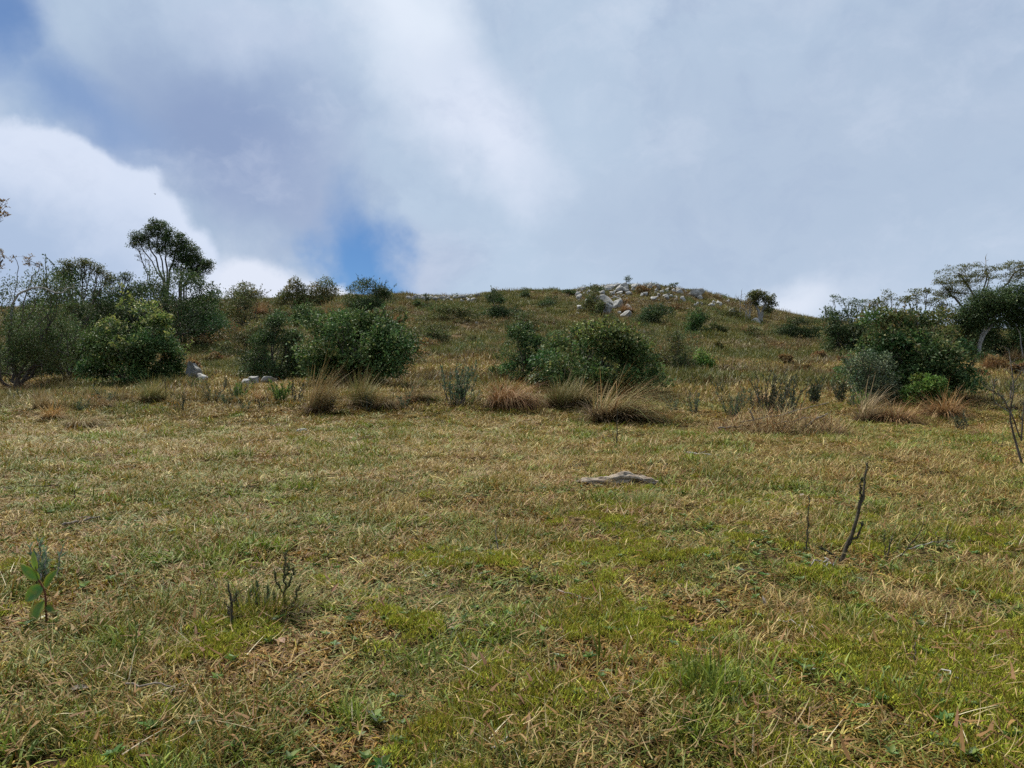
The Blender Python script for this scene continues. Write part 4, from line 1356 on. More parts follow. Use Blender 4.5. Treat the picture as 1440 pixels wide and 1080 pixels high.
tussock('straw tussock swept to one side below the tall broad-leaved shrub', 444, 584, 46, 60, 800, STRAWP, 1, (0.55, 0.0), droop=0.6, spread=0.35)
tussock('greenish tussock next to the swept straw one', 508, 574, 40, 42, 700, GSTRAW, 2, (0.25, 0), droop=0.7)
tussock('low arching dry tussock next to the greenish one', 535, 576, 40, 34, 600, STRAWP, 3, (0.5, 0), droop=1.3)
tussock('loose pale tussock with wispy blades beyond the charred sprig', 585, 566, 56, 34, 600, STRAWP, 4, (0.7, 0), droop=0.8)
tussock('rusty orange tussock slumped like a haystack', 715, 574, 66, 56, 1500, RUSTP, 5, (0.35, 0.0), droop=1.7, base=0.36, spread=0.8)
tussock('green-based tussock touching the big windswept one', 788, 574, 46, 44, 900, GSTRAW, 6, (0.15, 0), droop=0.9)
tussock('tawny tussock between the green-based and big windswept tussocks', 815, 572, 40, 40, 800, STRAWP, 7, (0.3, 0), droop=1.4)
tussock('big windswept tussock whose long blades stream sideways', 862, 594, 96, 88, 2000, GSTRAW + RUSTP[:2] + STRAWP[:1], 8, (1.05, 0.0), droop=0.95, base=0.30)
tussock('slumped tawny tussock at the foot of the big spreading shrub', 1222, 594, 52, 48, 800, STRAWP, 9, (0.7, 0), droop=1.2)
tussock('russet flattened tussock under the big spreading shrub', 1262, 596, 70, 36, 900, RUSTP, 10, (0.1, 0), droop=1.8, spread=1.0)
tussock('brown tangled tussock beneath the bright green leafy shrub', 1325, 586, 80, 40, 900, RUSTP, 11, (-0.1, 0), droop=1.7, spread=1.0)
tussock('straw tussock with a dark hollow at its foot, out on the pasture', 116, 604, 80, 34, 900, STRAWP, 12, (0.25, 0.0), droop=1.7, spread=1.0)
tussock('dark-hearted low tussock beside the hollow straw one', 75, 592, 40, 28, 600, RUSTP, 13, (0.1, 0), droop=1.6)
tussock('olive tussock beneath the rounded green shrub', 215, 566, 50, 32, 700, GSTRAW, 14, (0.2, 0), droop=1.0)
tussock('small brown dome tussock on the short grass before the spreading shrub', 1376, 613, 22, 15, 500, RUSTP, 15, (0.0, 0), droop=2.2, spread=1.0, base=0.4)
DG = 'dry grass clumps along the pasture edge'
rt = np.random.default_rng(9)
for k in range(34):
    px = [rt.uniform(-30, 170), rt.uniform(150, 420), rt.uniform(560, 860), rt.uniform(940, 1200), rt.uniform(1300, 1470)][rt.choice(5, p=[.4, .18, .12, .15, .15])]
    py = rt.uniform(548, 577) if px < 180 else rt.uniform(556, 580)
    pk = int(rt.integers(4))
    pal = (STRAWP, STRAWP, GSTRAW, RUSTP)[pk]
    tussock('low %s grass clump in the dry fringe along the pasture edge' % ('straw-coloured', 'straw-coloured', 'greenish', 'russet')[pk], px, py, rt.uniform(24, 50), rt.uniform(12, 27), 300, pal, 40 + k, (rt.uniform(0.1, 0.65), 0), ('straw-coloured', 'straw-coloured', 'greenish', 'russet')[pk] + ' ' + DG, name='dry_grass_clump',
            droop=rt.uniform(0.6, 1.8), spread=rt.uniform(0.5, 1.1))
for k, (px, py, w, h) in enumerate(((466, 452, 46, 30), (330, 446, 40, 26), (365, 444, 30, 22), (265, 470, 34, 20), (290, 486, 28, 18), (560, 455, 30, 16), (1395, 522, 36, 20), (1430, 512, 40, 22), (1360, 528, 26, 18), (590, 500, 28, 14), (1050, 470, 24, 14), (880, 440, 26, 14))):
    tussock('russet tussock on the hillside among olive grass', px, py, w, h, 700, RUSTP, 90 + k, (0.25, 0), 'russet tussocks on the hillside', W=0.014, droop=1.2)

# heap of dead straw with branches lying in it
p = hit(1095, 612)
s = p.y / F_PX
g = Geo()
rh = np.random.default_rng(33)
n = 3800
a = rh.uniform(0, 6.283, n)
r_ = np.sqrt(rh.uniform(0, 1, n))
hx, hy, hz = 98 * s, 0.6, 44 * s
Pm = np.stack([r_ * np.cos(a) * hx, r_ * np.sin(a) * hy, np.zeros(n)], 1)
Pm[:, 2] = hz * np.maximum(0, 1 - r_ ** 2) * rh.uniform(0.0, 1.0, n) * (0.45 + 0.75 * fbm(Pm[:, 0] * 2.2, Pm[:, 1] * 2.2, 5, 2))
add_blades(g, Pm, rh.uniform(0, 6.283, n), rh.uniform(0.5, 1.65, n), rh.uniform(-0.2, 0.9, n), rh.uniform(0.10, 0.36, n), rh.uniform(0.004, 0.011, n),
           palette(rh, n, STRAWP + RUSTP + [(3, (0.10, 0.065, 0.04))]), seg=4, rng=rh)
o = link('straw_heap', g.mesh('straw_heap', M_STRAW))
o.location = p
tag(o, 'flattened heap of brown dead straw with sticks in it', 'straw heap')
for k, (pp, r0) in enumerate((([(1040, 594), (1072, 588), (1105, 582), (1140, 572), (1166, 566)], 0.008), ([(1010, 602), (1040, 599), (1078, 595)], 0.012), ([(1130, 602), (1150, 588), (1164, 582)], 0.016),
                              ([(1090, 596), (1115, 592), (1140, 586)], 0.009), ([(1060, 592), (1056, 580), (1052, 574)], 0.010))):
    g = Geo()
    pts = []
    for (x, y) in pp:
        d = pdir(x, y)
        Yd = p.y - 0.15 - 0.05 * k
        pts.append((d.x / d.y * Yd, Yd, max(CAM_H + d.z / d.y * Yd, gz(d.x / d.y * Yd, Yd) + 0.02)))
    q = np.array(pts)
    b = Vector(q[0])
    tt = np.linspace(0, 1, 14)
    q2 = np.stack([np.interp(tt, np.linspace(0, 1, len(q)), q[:, j]) for j in range(3)], 1) - np.array(b)
    q2[1:-1] += rh.normal(size=(12, 3)) * 0.006
    add_tube(g, q2, np.linspace(r0, r0 * 0.5, 14), 7)
    o = link('dead_stick', g.mesh('dead_stick', M_DEAD, True))
    o.location = b
    tag(o, ['long thin dead stick slanting up across the straw heap', 'thick short dead stick lying along the edge of the straw heap', 'short dark stump end sticking out of the straw heap',
            'thin pale stick lying flat on the straw heap', 'short pale stick standing out of the straw heap'][k], 'stick')

# ------------------------------------------------------------------ weeds along the edge
wp = []
HEATH = [(3, (0.040, 0.055, 0.030)), (2, (0.060, 0.080, 0.042)), (1, (0.095, 0.10, 0.05)), (1, (0.10, 0.075, 0.045))]
UP = [(3, (0.062, 0.085, 0.042)), (3, (0.085, 0.115, 0.062)), (2, (0.12, 0.145, 0.085)), (1, (0.14, 0.10, 0.055))]


def hitp(px, py):
    return hit(px, py)


weed('silvery_shrub', 'small silvery green shrub on thin bare stems standing alone at the pasture edge', hit(641, 572), 30, 0.80, 30, BLUEG, cat='shrub', spread=0.50, leaf=0.055, dens=40, bare=0.40, narrow=0.45)
weed('upright_weed', 'dark spiky weed clump standing behind the straw heap', hitp(1078, 588), 1, 0.80, 26, HEATH, spread=0.5, leaf=0.050, dens=50)
weed('upright_weed', 'leafy green upright weed beside the dark spiky clump', hitp(1110, 587), 2, 0.72, 18, UP, spread=0.4, leaf=0.055, dens=40)
weed('upright_weed', 'grey-green feathery weed between the big windswept tussock and the straw heap', hitp(1030, 588), 3, 0.48, 22, BLUEG, spread=0.6, leaf=0.040, dens=40)
weed('upright_weed', 'tall green reed-like weed beside the big spreading shrub', hitp(1145, 570), 4, 0.50, 18, UP, spread=0.25, leaf=0.085, dens=24, narrow=0.16)
weed('upright_weed', 'second reed-like weed beside the big spreading shrub', hitp(1180, 568), 5, 0.55, 14, UP, spread=0.25, leaf=0.085, dens=24, narrow=0.16)
weed('upright_weed', 'fresh green broad weed at the open foot of the big spreading shrub', hitp(1212, 578), 6, 0.42, 10, BRIGHT, spread=0.35, leaf=0.055, dens=22, narrow=0.4)
weed('upright_weed', 'bright green weed clump below the tall broad-leaved shrub, past the flat stones', hitp(395, 566), 7, 0.40, 18, BRIGHT, spread=0.5, leaf=0.056, dens=34)
weed('upright_weed', 'green weed clump below the low grey stone', hitp(335, 562), 8, 0.38, 16, BRIGHT, spread=0.5, leaf=0.048, dens=34)
weed('upright_weed', 'dark thin weed standing next to the swept straw tussock', hitp(418, 566), 9, 0.48, 10, HEATH, spread=0.35, leaf=0.042, dens=24)
weed('upright_weed', 'pale grey-green weed at the end of the streaming blades of the big tussock', hitp(975, 584), 10, 0.40, 12, BLUEG, spread=0.4, leaf=0.045, dens=30)
weed('upright_weed', 'yellowish small weed before the silvery green shrub', hitp(662, 570), 11, 0.22, 14, YGREEN, spread=0.7, leaf=0.03, dens=26)
weed('upright_weed', 'green grassy weed on the short grass before the spreading shrub', hitp(1352, 606), 12, 0.30, 16, UP, spread=0.6, leaf=0.05, dens=18, narrow=0.14)
WG = 'thin weeds along the pasture edge'
protos = [weed('edge_weed', 'thin twiggy weed in the fringe along the pasture edge', hitp(300, 568), 20, 0.38, 8, UP, WG, spread=0.5, leaf=0.048, dens=22),
          weed('edge_weed', 'thin dark heath weed in the fringe along the pasture edge', hitp(700, 566), 21, 0.34, 9, HEATH, 'dark heath weeds along the pasture edge', spread=0.45, leaf=0.037, dens=28),
          weed('edge_weed', 'pale grey-leaved weed in the fringe along the pasture edge', hitp(150, 570), 22, 0.36, 9, BLUEG, 'pale grey weeds along the pasture edge', spread=0.5, leaf=0.048, dens=24)]
rw = np.random.default_rng(14)
for k in range(48):
    pr = protos[rw.integers(3)]
    c = copy_tree(pr)
    px = rw.uniform(-20, 1460)
    c.location = hit(px, rw.uniform(548, 582))
    c.rotation_euler = (rw.normal() * 0.1, rw.normal() * 0.1, rw.uniform(0, 6.283))
    sv = rw.uniform(0.45, 0.95)
    c.scale = (sv, sv, sv * rw.uniform(0.8, 1.25))
# bare multi-stemmed shrub at the right edge
p = hit(1440, 655)
Yd = p.y
g = Geo()
gl = Geo()
rb = np.random.default_rng(41)
stm = [[(1440, 655), (1434, 615), (1424, 585), (1420, 545), (1424, 490)], [(1434, 615), (1418, 582), (1402, 565), (1395, 535)], [(1424, 585), (1408, 560), (1398, 548)],
       [(1436, 620), (1440, 580), (1444, 540)], [(1421, 560), (1428, 545), (1434, 520)], [(1440, 655), (1452, 600), (1462, 540), (1470, 500)], [(1456, 580), (1448, 560), (1446, 520)]]
for k, st in enumerate(stm):
    q = np.array([loc_px(x, y, Yd, p, rb.uniform(-.08, .08) if i else 0) for i, (x, y) in enumerate(st)])
    if k in (0, 5):
        q[0, 2] = -0.05
    tt = np.linspace(0, 1, 12)
    q2 = np.stack([np.interp(tt, np.linspace(0, 1, len(q)), q[:, j]) for j in range(3)], 1)
    add_tube(g, q2, np.linspace(0.011 if k in (0, 5) else 0.007, 0.003, 12), 6)
    m = 22
    t = rb.uniform(0.3, 1, m)
    P = np.stack([np.interp(t, tt, q2[:, j]) for j in range(3)], 1)
    add_leaves(gl, P, rand_unit(rb, m) + np.array([0, 0, .7]), rand_unit(rb, m), rb.uniform(0.02, 0.045, m), rb.uniform(0.006, 0.012, m), palette(rb, m, UP))
    for j in range(5):
        i = rb.integers(4, 12)
        e = q2[i] + np.array([rb.uniform(-.09, .09), rb.uniform(-.06, .06), rb.uniform(0.03, 0.12)])
        add_tube(g, curve_pts(rb, q2[i], e, 4), np.linspace(0.0035, 0.0016, 4), 4, cap=False)
root = thing('bare_shrub', 'thin dark bare shrub with forked stems standing on the pasture', 'shrub', p)
link('branches', g.mesh('branches', M_BARK, True), root)
link('leaves', gl.mesh('leaves', M_LEAF), root)

# ------------------------------------------------------------------ small things on the pasture
# gnarled weathered log
p = hit(868, 684)
s = p.y / F_PX
rl = np.random.default_rng(61)
xs = np.linspace(-59, 59, 70) * s
ctr = np.stack([xs, 0.03 * np.sin(xs * 5) + 0.02 * np.sin(xs * 13), np.full(70, 0.045)], 1)
ctr[:, 2] += 0.020 * np.exp(-((xs - 8 * s) / (14 * s)) ** 2) + 0.006 * np.sin(xs * 18)
rad = 0.036 + 0.012 * np.sin(xs * 7 + 1) + 0.014 * np.exp(-((xs - 4 * s) / (12 * s)) ** 2) + 0.006 * rl.normal(size=70).cumsum() / 8
rad *= np.clip((np.minimum(xs - xs[0], xs[-1] - xs)) / 0.05, 0.35, 1)
g = Geo()
add_tube(g, ctr, rad, 28, ridges=lambda t, a: 1 + 0.20 * np.sin(4 * a + 11 * t) + 0.15 * np.sin(7 * a - 16 * t + 1) + 0.08 * np.sin(13 * a + 30 * t))
q = np.array([(2 * s, 0.0, 0.06), (8 * s, -0.02, 0.095), (20 * s, -0.035, 0.085), (34 * s, -0.03, 0.06)])
add_tube(g, curve_pts(rl, q[0], q[3], 10, 0.18, 0.02), np.linspace(0.030, 0.014, 10), 18, ridges=lambda t, a: 1 + 0.15 * np.sin(5 * a + 9 * t) + 0.08 * np.sin(11 * a))
add_tube(g, curve_pts(rl, (-30 * s, -0.01, 0.07), (-6 * s, -0.05, 0.075), 8, 0.1, 0.02), np.linspace(0.012, 0.02, 8), 12)
o = link('weathered_log', g.mesh('weathered_log', M_LOG, True))
o.location = p - Vector((0, 0, 0.006))
o.scale = (1.0, 1.0, 0.78)
tag(o, 'short gnarled grey log lying on the open pasture', 'log')


def ground_line(pp, lift=0.03):
    out = []
    for (x, y) in pp:
        h_ = hit(x, y)
        out.append((h_.x, h_.y, h_.z + lift))
    return np.array(out)


def stick(label, pp, r0, mat=M_DEAD, lift=0.03, name='dead_stick', r1=0.5, jit=0.004, twigs=0, seed=0):
    q = ground_line(pp, lift)
    b = Vector(q[0])
    rs = np.random.default_rng(seed + 500)
    tt = np.linspace(0, 1, 12)
    q2 = np.stack([np.interp(tt, np.linspace(0, 1, len(q)), q[:, j]) for j in range(3)], 1) - np.array(b)
    q2[1:-1] += rs.normal(size=(10, 3)) * jit
    g = Geo()
    add_tube(g, q2, np.linspace(r0, r0 * r1, 12), 8)
    for k in range(twigs):
        i = rs.integers(2, 11)
        add_tube(g, curve_pts(rs, q2[i], q2[i] + np.array([rs.uniform(-.08, .08), rs.uniform(-.08, .08), rs.uniform(0, .04)]), 4), np.linspace(r0 * 0.5, r0 * 0.2, 4), 5, cap=False)
    o = link(name, g.mesh(name, mat, True))
    o.location = b
    tag(o, label, 'stick')


stick('pale peeled stick on the grass below the straw heap', [(966, 641), (985, 643), (1010, 645)], 0.012, M_PALE, twigs=2, seed=1)
stick('thin dark twig lying on the grass in line with the leafy sprout', [(0, 693), (40, 690), (85, 690)], 0.005, M_BURNT, twigs=2, seed=2)
stick('short dark twig on the grass beyond the charred sprigs', [(338, 691), (360, 692), (380, 690)], 0.006, M_BURNT, seed=3)
stick('brown curled bark strip on the grass beyond the leafy sprout', [(88, 748), (108, 742), (140, 735)], 0.008, M_DEAD, seed=4, twigs=2)
stick('long thin pale straw stalk lying near the leaning charred stem', [(1278, 782), (1310, 772), (1345, 772)], 0.0026, M_PALE, seed=5)
stick('pale stalk slanting on mossy grass below the leaning charred stem', [(1092, 886), (1120, 892), (1146, 902)], 0.0022, M_PALE, seed=6)
stick('pale stalk lying beside the reddish dead grass', [(1322, 964), (1350, 974), (1376, 986)], 0.0022, M_PALE, seed=7)
stick('thick pale stalk half buried in the grass in front of the moss', [(690, 1078), (706, 1068), (716, 1060)], 0.003, M_PALE, seed=8)
stick('brown broken twig lying on the dead patch of litter', [(176, 980), (230, 985), (262, 990)], 0.003, M_DEAD, seed=9, twigs=2)
stick('bent dry twig on the mossy grass', [(785, 842), (830, 856), (850, 866)], 0.0025, M_DEAD, seed=10)


def stub(label, px, py, tops, hgt, r0, seed, mat=M_BURNT, needles=60, pal=HEATH, name='charred_sprig', nl=0.012, cat='sprig'):
    """old heath stems with short scale leaves; tops = list of (dx px, height px, bend)"""
    p = hit(px, py)
    s = p.y / F_PX
    rs = np.random.default_rng(seed)
    root = thing(name, label, cat, p)
    g, gl = Geo(), Geo()
    for tp in tops:
        if len(tp) > 3 or not np.isscalar(tp[0]):
            pl_ = np.array(tp, float)
            tt = np.linspace(0, 1, 14)
            q = np.stack([np.interp(tt, np.linspace(0, 1, len(pl_)), pl_[:, 0]) * s, np.interp(tt, [0, 0.5, 1], [0, rs.uniform(-.03, .03), rs.uniform(-.06, .06)]),
                          np.interp(tt, np.linspace(0, 1, len(pl_)), pl_[:, 1]) * s], 1)
            if pl_[0, 1] <= 0:
                q[0, 2] = -0.03
            q[1:-1] = 0.5 * q[1:-1] + 0.25 * (q[:-2] + q[2:])
            q[1:] += rs.normal(size=(13, 3)) * 0.0025
            L, a, b = np.linalg.norm(q[-1] - q[0]), q[0], q[-1]
            add_tube(g, q, np.linspace(r0, r0 * 0.3, 14) * (1.0 if tp is tops[0] else 0.55), 8, ridges=lambda tt, aa: 1 + 0.18 * np.sin(3 * aa + 25 * tt) + 0.2 * np.sin(60 * tt + aa))
            m_ = int(needles * (0.2 + L * 3))
            tt2 = rs.uniform(0.10, 1, m_)
            P = np.stack([np.interp(tt2, tt, q[:, j]) for j in range(3)], 1)
            add_leaves(gl, P, rand_unit(rs, m_) * 0.8 + norm((b - a)[None]), rand_unit(rs, m_), nl * rs.uniform(0.5, 1.5, m_), nl * 0.35 * rs.uniform(0.7, 1.3, m_), palette(rs, m_, pal))
            continue
        (x0, dx, hp) = tp
        a = np.array([x0 * s, rs.uniform(-0.02, 0.02), -0.03])
        b = np.array([(x0 + dx) * s, rs.uniform(-0.05, 0.05), hp * s])
        m = (a + b) / 2 + np.array([dx * s * 0.18 + rs.normal() * 0.006, rs.normal() * 0.01, -0.04 * hp * s])
        t = np.linspace(0, 1, 14)[:, None]
        q = (1 - t) ** 2 * a + 2 * t * (1 - t) * m + t ** 2 * b
        q[1:] += rs.normal(size=(13, 3)) * 0.0022
        L = hp * s
        add_tube(g, q, np.linspace(r0, r0 * 0.35, 14) * (1.0 if (x0, dx, hp) == tops[0] else 0.55), 8, ridges=lambda tt, aa: 1 + 0.18 * np.sin(3 * aa + 25 * tt) + 0.15 * np.sin(60 * tt + aa))
        m_ = int(needles * (0.5 + L * 2))
        if m_:
            tt = rs.uniform(0.12, 1, m_)
            P = np.stack([np.interp(tt, np.linspace(0, 1, 14), q[:, j]) for j in range(3)], 1)
            ax = norm((b - a)[None])
            add_leaves(gl, P, rand_unit(rs, m_) * 0.7 + ax, rand_unit(rs, m_), nl * rs.uniform(0.6, 1.4, m_), nl * 0.35 * rs.uniform(0.7, 1.3, m_), palette(rs, m_, pal))
    link('stems', g.mesh('stems', mat, True), root)
    if gl.n:
        link('leaves', gl.mesh('leaves', M_LEAF), root)
    return root


stub('tall charred stem leaning over bare roots on the pasture', 1180, 797, [[(-4, -4), (8, 22), (20, 48), (30, 80), (38, 104), (45, 124), (49, 144)], [(30, 80), (33, 96), (32, 112), (34, 122)], [(12, 30), (26, 46), (32, 62)], [(2, 8), (-14, 22), (-22, 24)]], 0.3, 0.0095, 1, needles=170, nl=0.011, name='leaning_stem', cat='stem')
stub('pair of thin charred sprigs between the leaning stem and dead thistle', 1130, 780, [(0, 6, 82), (8, -2, 30)], 0.2, 0.004, 2, needles=40)
stub('low forked charred sprig with one long side arm', 1238, 790, [(0, 12, 36), (8, 48, 56), (4, -3, 44)], 0.2, 0.006, 3, needles=40)
stub('tiny dark sprig beside the low forked sprig', 1330, 774, [(0, 4, 34), (-6, -4, 24)], 0.2, 0.003, 4, needles=40, pal=UP)
stub('charred forked sprig standing before the green grass tuft', 322, 888, [[(0, 0), (2, 20), (0, 38), (-8, 58)], [(1, 28), (8, 42), (14, 52)], [(0, 20), (-10, 34)]], 0.2, 0.0065, 5, needles=60, nl=0.009)
stub('taller scaly charred sprig with three prongs in the green grass tuft', 398, 872, [[(0, 0), (2, 34), (1, 62), (5, 94)], [(2, 40), (14, 54), (17, 74)], [(2, 34), (-10, 50), (-9, 66)], [(6, 0), (14, 22), (20, 44)], [(-6, 0), (-12, 18), (-10, 36)], [(2, 56), (9, 66), (10, 80)]], 0.2, 0.0040, 6, needles=260, nl=0.010, pal=[(2, (0.10, 0.12, 0.06)), (2, (0.14, 0.17, 0.08)), (1, (0.16, 0.11, 0.06))])
stub('low scaly sprigs in the middle of the green grass tuft', 365, 868, [[(0, 0), (-4, 22), (-9, 44)], [(4, 0), (10, 20), (8, 40)], [(-14, 0), (-20, 18), (-18, 34)], [(-24, 0), (-28, 20), (-36, 32)]], 0.2, 0.0026, 7, needles=260, nl=0.011, pal=[(2, (0.11, 0.14, 0.06)), (2, (0.16, 0.20, 0.08)), (1, (0.16, 0.11, 0.06))])
stub('short upright dry stalk alone on the middle of the pasture', 704, 782, [(0, -6, 42), (3, 6, 26), (-10, -4, 20)], 0.2, 0.004, 8, mat=M_DEAD, needles=10)
stub('two tiny dark sprigs near the lone dry stalk', 758, 812, [(0, 2, 26), (-8, -2, 16)], 0.2, 0.003, 9, needles=30)
stub('charred stub beyond the leafy sprout', 104, 708, [(0, 4, 18), (3, 3, 10)], 0.2, 0.006, 10, needles=0)
stub('thin charred sprig before the big windswept tussock', 866, 628, [(0, 2, 52), (0, -4, 24)], 0.2, 0.008, 11, needles=60)
stub('short dark sprig next to the silvery green shrub', 548, 578, [(0, 5, 26), (0, -5, 20), (3, -3, 30)], 0.2, 0.010, 12, needles=60)
stub('dark broken sprig below the rounded green shrub', 234, 562, [(0, -4, 30), (3, 8, 18)], 0.2, 0.016, 13, needles=30)
stub('thin sprig on the pasture next to the bare shrub', 1408, 632, [(0, 2, 20), (0, -4, 14)], 0.2, 0.006, 14, needles=30)
stub('small green sprig on the pasture near the swept straw tussock', 377, 598, [(0, 2, 26), (0, -4, 18)], 0.2, 0.005, 15, needles=80, pal=UP)
stub('reddish dry stalk standing in the dead grass patch', 1284, 940, [(0, 2, 34), (3, -5, 20)], 0.2, 0.003, 16, mat=M_DEAD, needles=20, pal=RUST)
# roots at the foot of the leaning stem
g = Geo()
p = hit(1166, 800)
for k in range(7):
    e = np.array([rb.uniform(-.16, .02), rb.uniform(-.1, .05), rb.uniform(0.0, 0.05)])
    add_tube(g, curve_pts(rb, (0.02, 0, 0.02), e, 6, 0.1, 0.05), np.linspace(0.005, 0.002, 6), 6)
o = link('bare_roots', g.mesh('bare_roots', M_PALE, True))
o.location = p
tag(o, 'pale bare roots sprawling at the foot of the leaning stem', 'roots')

# leafy sprout with big glossy leaves
p = hit(56, 884)
s = p.y / F_PX
root = thing('leafy_sprout', 'young sprout with big glossy green leaves on a red-brown stem', 'plant', p)
g = Geo()
q = np.array([(10, 0, 0), (8, 0, 28), (6, 0, 50), (-4, 0, 66), (-8, 0, 84)]) * s
q[0, 2] = -0.03
tt = np.linspace(0, 1, 12)
q2 = np.stack([np.interp(tt, np.linspace(0, 1, 5), q[:, j]) for j in range(3)], 1)
add_tube(g, q2, np.linspace(0.0036, 0.002, 12), 8)
link('stem', g.mesh('stem', bark_mat('red_stem', (0.10, 0.035, 0.022), (0.15, 0.06, 0.03)), True), root)


def big_leaf(base, d, nrm, L, W, col, edge, mat=M_GLOSS):
    t = np.linspace(0, 1, 9)
    d = norm(np.array(d, float)[None])[0]
    sd = norm(np.cross(d, np.array(nrm, float))[None])[0]
    up = np.cross(sd, d)
    prof = np.sin(np.pi * np.clip(t, 0, 1) ** 0.8) ** 0.8
    V, C = [], []
    for i, ti in enumerate(t):
        c = np.array(base) + d * L * ti - up * L * 0.22 * ti ** 2
        for kx in (-1, -0.5, 0, 0.5, 1):
            w = W * 0.5 * prof[i] * kx
            V.append(c + sd * w + up * (abs(kx) * W * 0.16 * prof[i] + 0.012 * W * math.sin(i * 2.6 + kx)))
            C.append(np.array(col) * (1 - 0.0 * abs(kx)) if abs(kx) < 1 else np.array(edge))
    Q = []
    for i in range(8):
        for k in range(4):
            j = i * 5 + k
            Q.append((j, j + 1, j + 6, j + 5))
    return make_mesh('leaf', np.array(V), np.array(Q), np.array(C), mat, True)


gl_ = (0.045, 0.12, 0.022)
for (bx, by, bz, d, nr, L, W, c1, c2) in (
        (4, 0, 56, (-1.0, -0.35, -0.75), (0.2, -1, 0.55), 34, 26, (0.064, 0.167, 0.024), (0.160, 0.246, 0.030)),
        (5, 0, 36, (-0.35, -0.5, -0.9), (-0.2, -1, 0.4), 40, 26, (0.096, 0.189, 0.022), (0.320, 0.246, 0.030)),
        (-2, 0, 64, (-0.6, -0.4, 0.75), (0.4, -1, 0.2), 36, 18, (0.080, 0.181, 0.022), (0.256, 0.290, 0.040)),
        (6, 0, 54, (0.5, -0.3, 0.8), (-0.4, -1, 0.2), 36, 18, (0.096, 0.189, 0.020), (0.272, 0.290, 0.030)),
        (-6, 0, 78, (-0.2, -0.2, 1.0), (0.1, -1, 0.1), 30, 11, (0.144, 0.246, 0.035), (0.304, 0.348, 0.050)),
        (9, 0, 16, (-0.5, -0.8, -0.15), (0, -0.5, 1), 26, 13, (0.208, 0.217, 0.025), (0.352, 0.246, 0.030)),
        (8, 0, 30, (0.8, -0.3, -0.5), (0, -1, 0.5), 20, 12, (0.056, 0.131, 0.020), (0.192, 0.131, 0.030))):
    link('leaf', big_leaf((bx * s, by, bz * s), d, nr, L * s * 0.92, W * s * 0.78, c1, c2, M_SPROUT), root)
# pale herb behind it
weed('pale_herb', 'pale grey-green feathery herb just behind the leafy sprout', hitp(62, 820), 70, 0.16, 9, [(2, (0.14, 0.21, 0.11)), (2, (0.19, 0.26, 0.15))], cat='herb', wood=M_PALE, spread=0.35, leaf=0.030, dens=22, bare=0.1)
# green grass tuft round the charred sprigs
def tuft_thing(label, px, py, wpx, hpx, n, pal, seed, name='grass_tuft'):
    p = hit(px, py)
    s_ = p.y / F_PX
    o = link(name, tussock_mesh(seed, wpx * s_, hpx * s_, n, pal, (0.05, 0), W=0.004, droop=0.8, spread=0.7, base=0.42).mesh(name, M_GRASS))
    o.location = p
    tag(o, label, 'grass tuft')


tuft_thing('green grass tuft round the scaly charred sprigs', 374, 868, 110, 52, 420, PF, 1)
tuft_thing('yellow-green grass tuft in front of the gnarled log', 905, 708, 90, 22, 420, [(3, (0.16, 0.20, 0.05)), (2, (0.22, 0.25, 0.08)), (1, (0.26, 0.22, 0.11))], 2)
tuft_thing('green grass tuft beside the litter patch near the sprout', 150, 960, 90, 40, 160, PF, 3)
tuft_thing('small vivid green tuft at the foot of the low forked sprig', 1246, 800, 26, 16, 120, [(2, (0.13, 0.26, 0.03)), (1, (0.18, 0.30, 0.05))], 4)
tuft_thing('dark green grass tuft standing out on the short grass at mid pasture', 1105, 1000, 90, 36, 150, PG, 5)


# curled dead leaves and droppings that stand out
def dead_leaf(label, px, py, Lp, Wp, rz, tilt, col):
    p = hit(px, py)
    s_ = p.y / F_PX
    d = (math.cos(rz), math.sin(rz), tilt)
    o = link('dead_leaf', big_leaf((0, 0, 0), d, (0.1, -0.3, 1), Lp * 0.62 * s_, Wp * 0.55 * s_, col, tuple(0.8 * v for v in col), M_STRAW))
    o.location = p + Vector((0, 0, 0.022))
    tag(o, label, 'leaf')


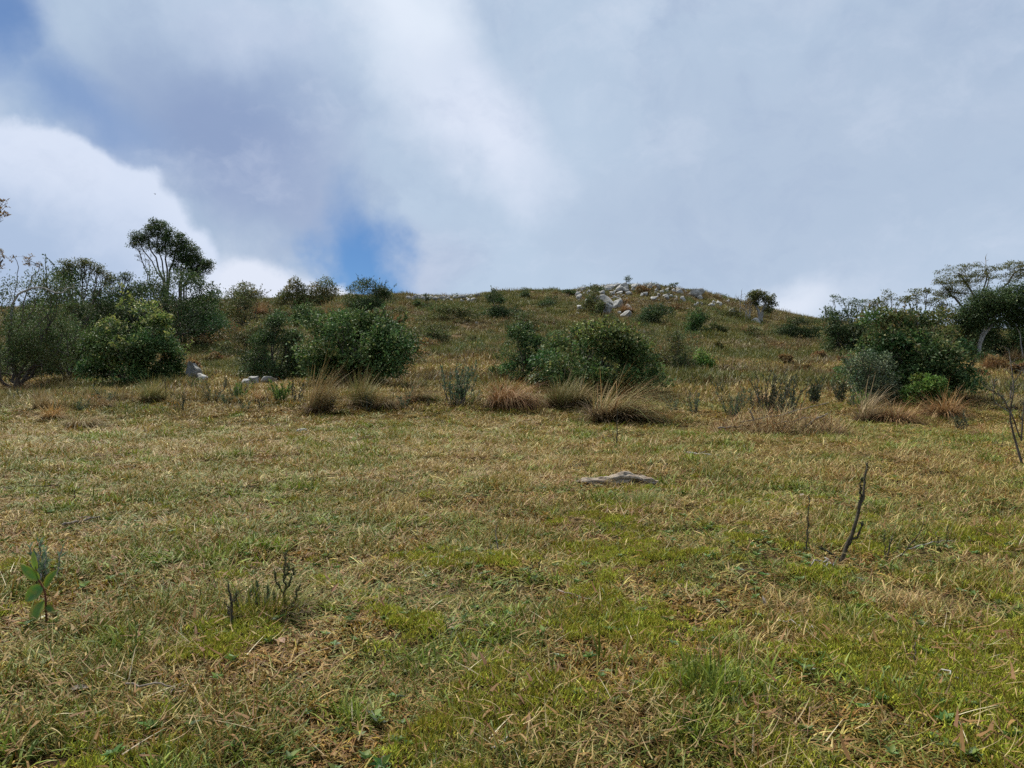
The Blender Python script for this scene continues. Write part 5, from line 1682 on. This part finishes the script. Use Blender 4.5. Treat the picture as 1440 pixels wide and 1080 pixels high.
dead_leaf('red-brown dead leaf upright on a pale stalk near the charred sprigs', 466, 842, 26, 10, 0.3, 1.6, (0.26, 0.13, 0.08))
dead_leaf('pale tan curled leaf lying before the three-pronged sprig', 400, 915, 46, 22, 2.4, 0.2, (0.36, 0.24, 0.14))
dead_leaf('grey-brown dead leaf lying near the litter patch', 98, 985, 40, 20, 0.5, 0.15, (0.15, 0.12, 0.09))
dead_leaf('brown curled leaf standing in the mossy grass', 742, 1046, 44, 12, 1.4, 1.2, (0.25, 0.14, 0.08))
dead_leaf('grey striped dead seed head leaning in mossy grass', 1076, 862, 26, 9, 1.5, 1.4, (0.20, 0.16, 0.13))
dead_leaf('dark red-brown leaf lying in short grass', 1000, 1062, 34, 20, 0.1, 0.1, (0.16, 0.08, 0.055))
dead_leaf('orange-brown leaf lying beside the dark sprigs of mid pasture', 735, 762, 22, 10, 0.1, 0.1, (0.34, 0.20, 0.11))
dead_leaf('whitish dead leaf on the grass beyond the leaning stem', 1125, 702, 22, 8, 0.7, 0.3, (0.45, 0.38, 0.28))
dead_leaf('pale dead leaf on the grass beyond the thin charred sprigs', 1118, 730, 22, 8, 0.5, 0.3, (0.42, 0.33, 0.22))

# a bird far off
b_ = pdir(218, 273)
g = Geo()
add_tube(g, [(-0.09, 0, 0), (-0.05, 0, 0), (0, 0, 0.0), (0.06, 0, 0.0), (0.09, 0, 0)], [0.004, 0.018, 0.024, 0.018, 0.006], 8)
for sgn in (-1, 1):
    V = np.array([(0.03, 0, 0.01), (-0.04, 0, 0.01), (-0.05, sgn * 0.10, 0.035), (0.01, sgn * 0.11, 0.04), (-0.07, sgn * 0.22, 0.02)])
    g.add(V, Q=[[0, 1, 2, 3]], T=[[3, 2, 4]], C=(0.03, 0.03, 0.03))
g.add(np.array([(-0.08, 0.01, 0), (-0.08, -0.01, 0), (-0.14, -0.03, 0), (-0.14, 0.03, 0)]), Q=[[0, 1, 2, 3]], C=(0.03, 0.03, 0.03))
o = link('bird', g.mesh('bird', leaf_mat('feathers', 0.8, 0.0, 0.1, 0.0, 0.0)))
o.location = Vector((b_.x, b_.y, b_.z)) * 75 + Vector((0, 0, CAM_H))
o.rotation_euler = (0.1, 0.1, 0.8)
tag(o, 'tiny dark bird gliding against the pale cloud', 'bird')
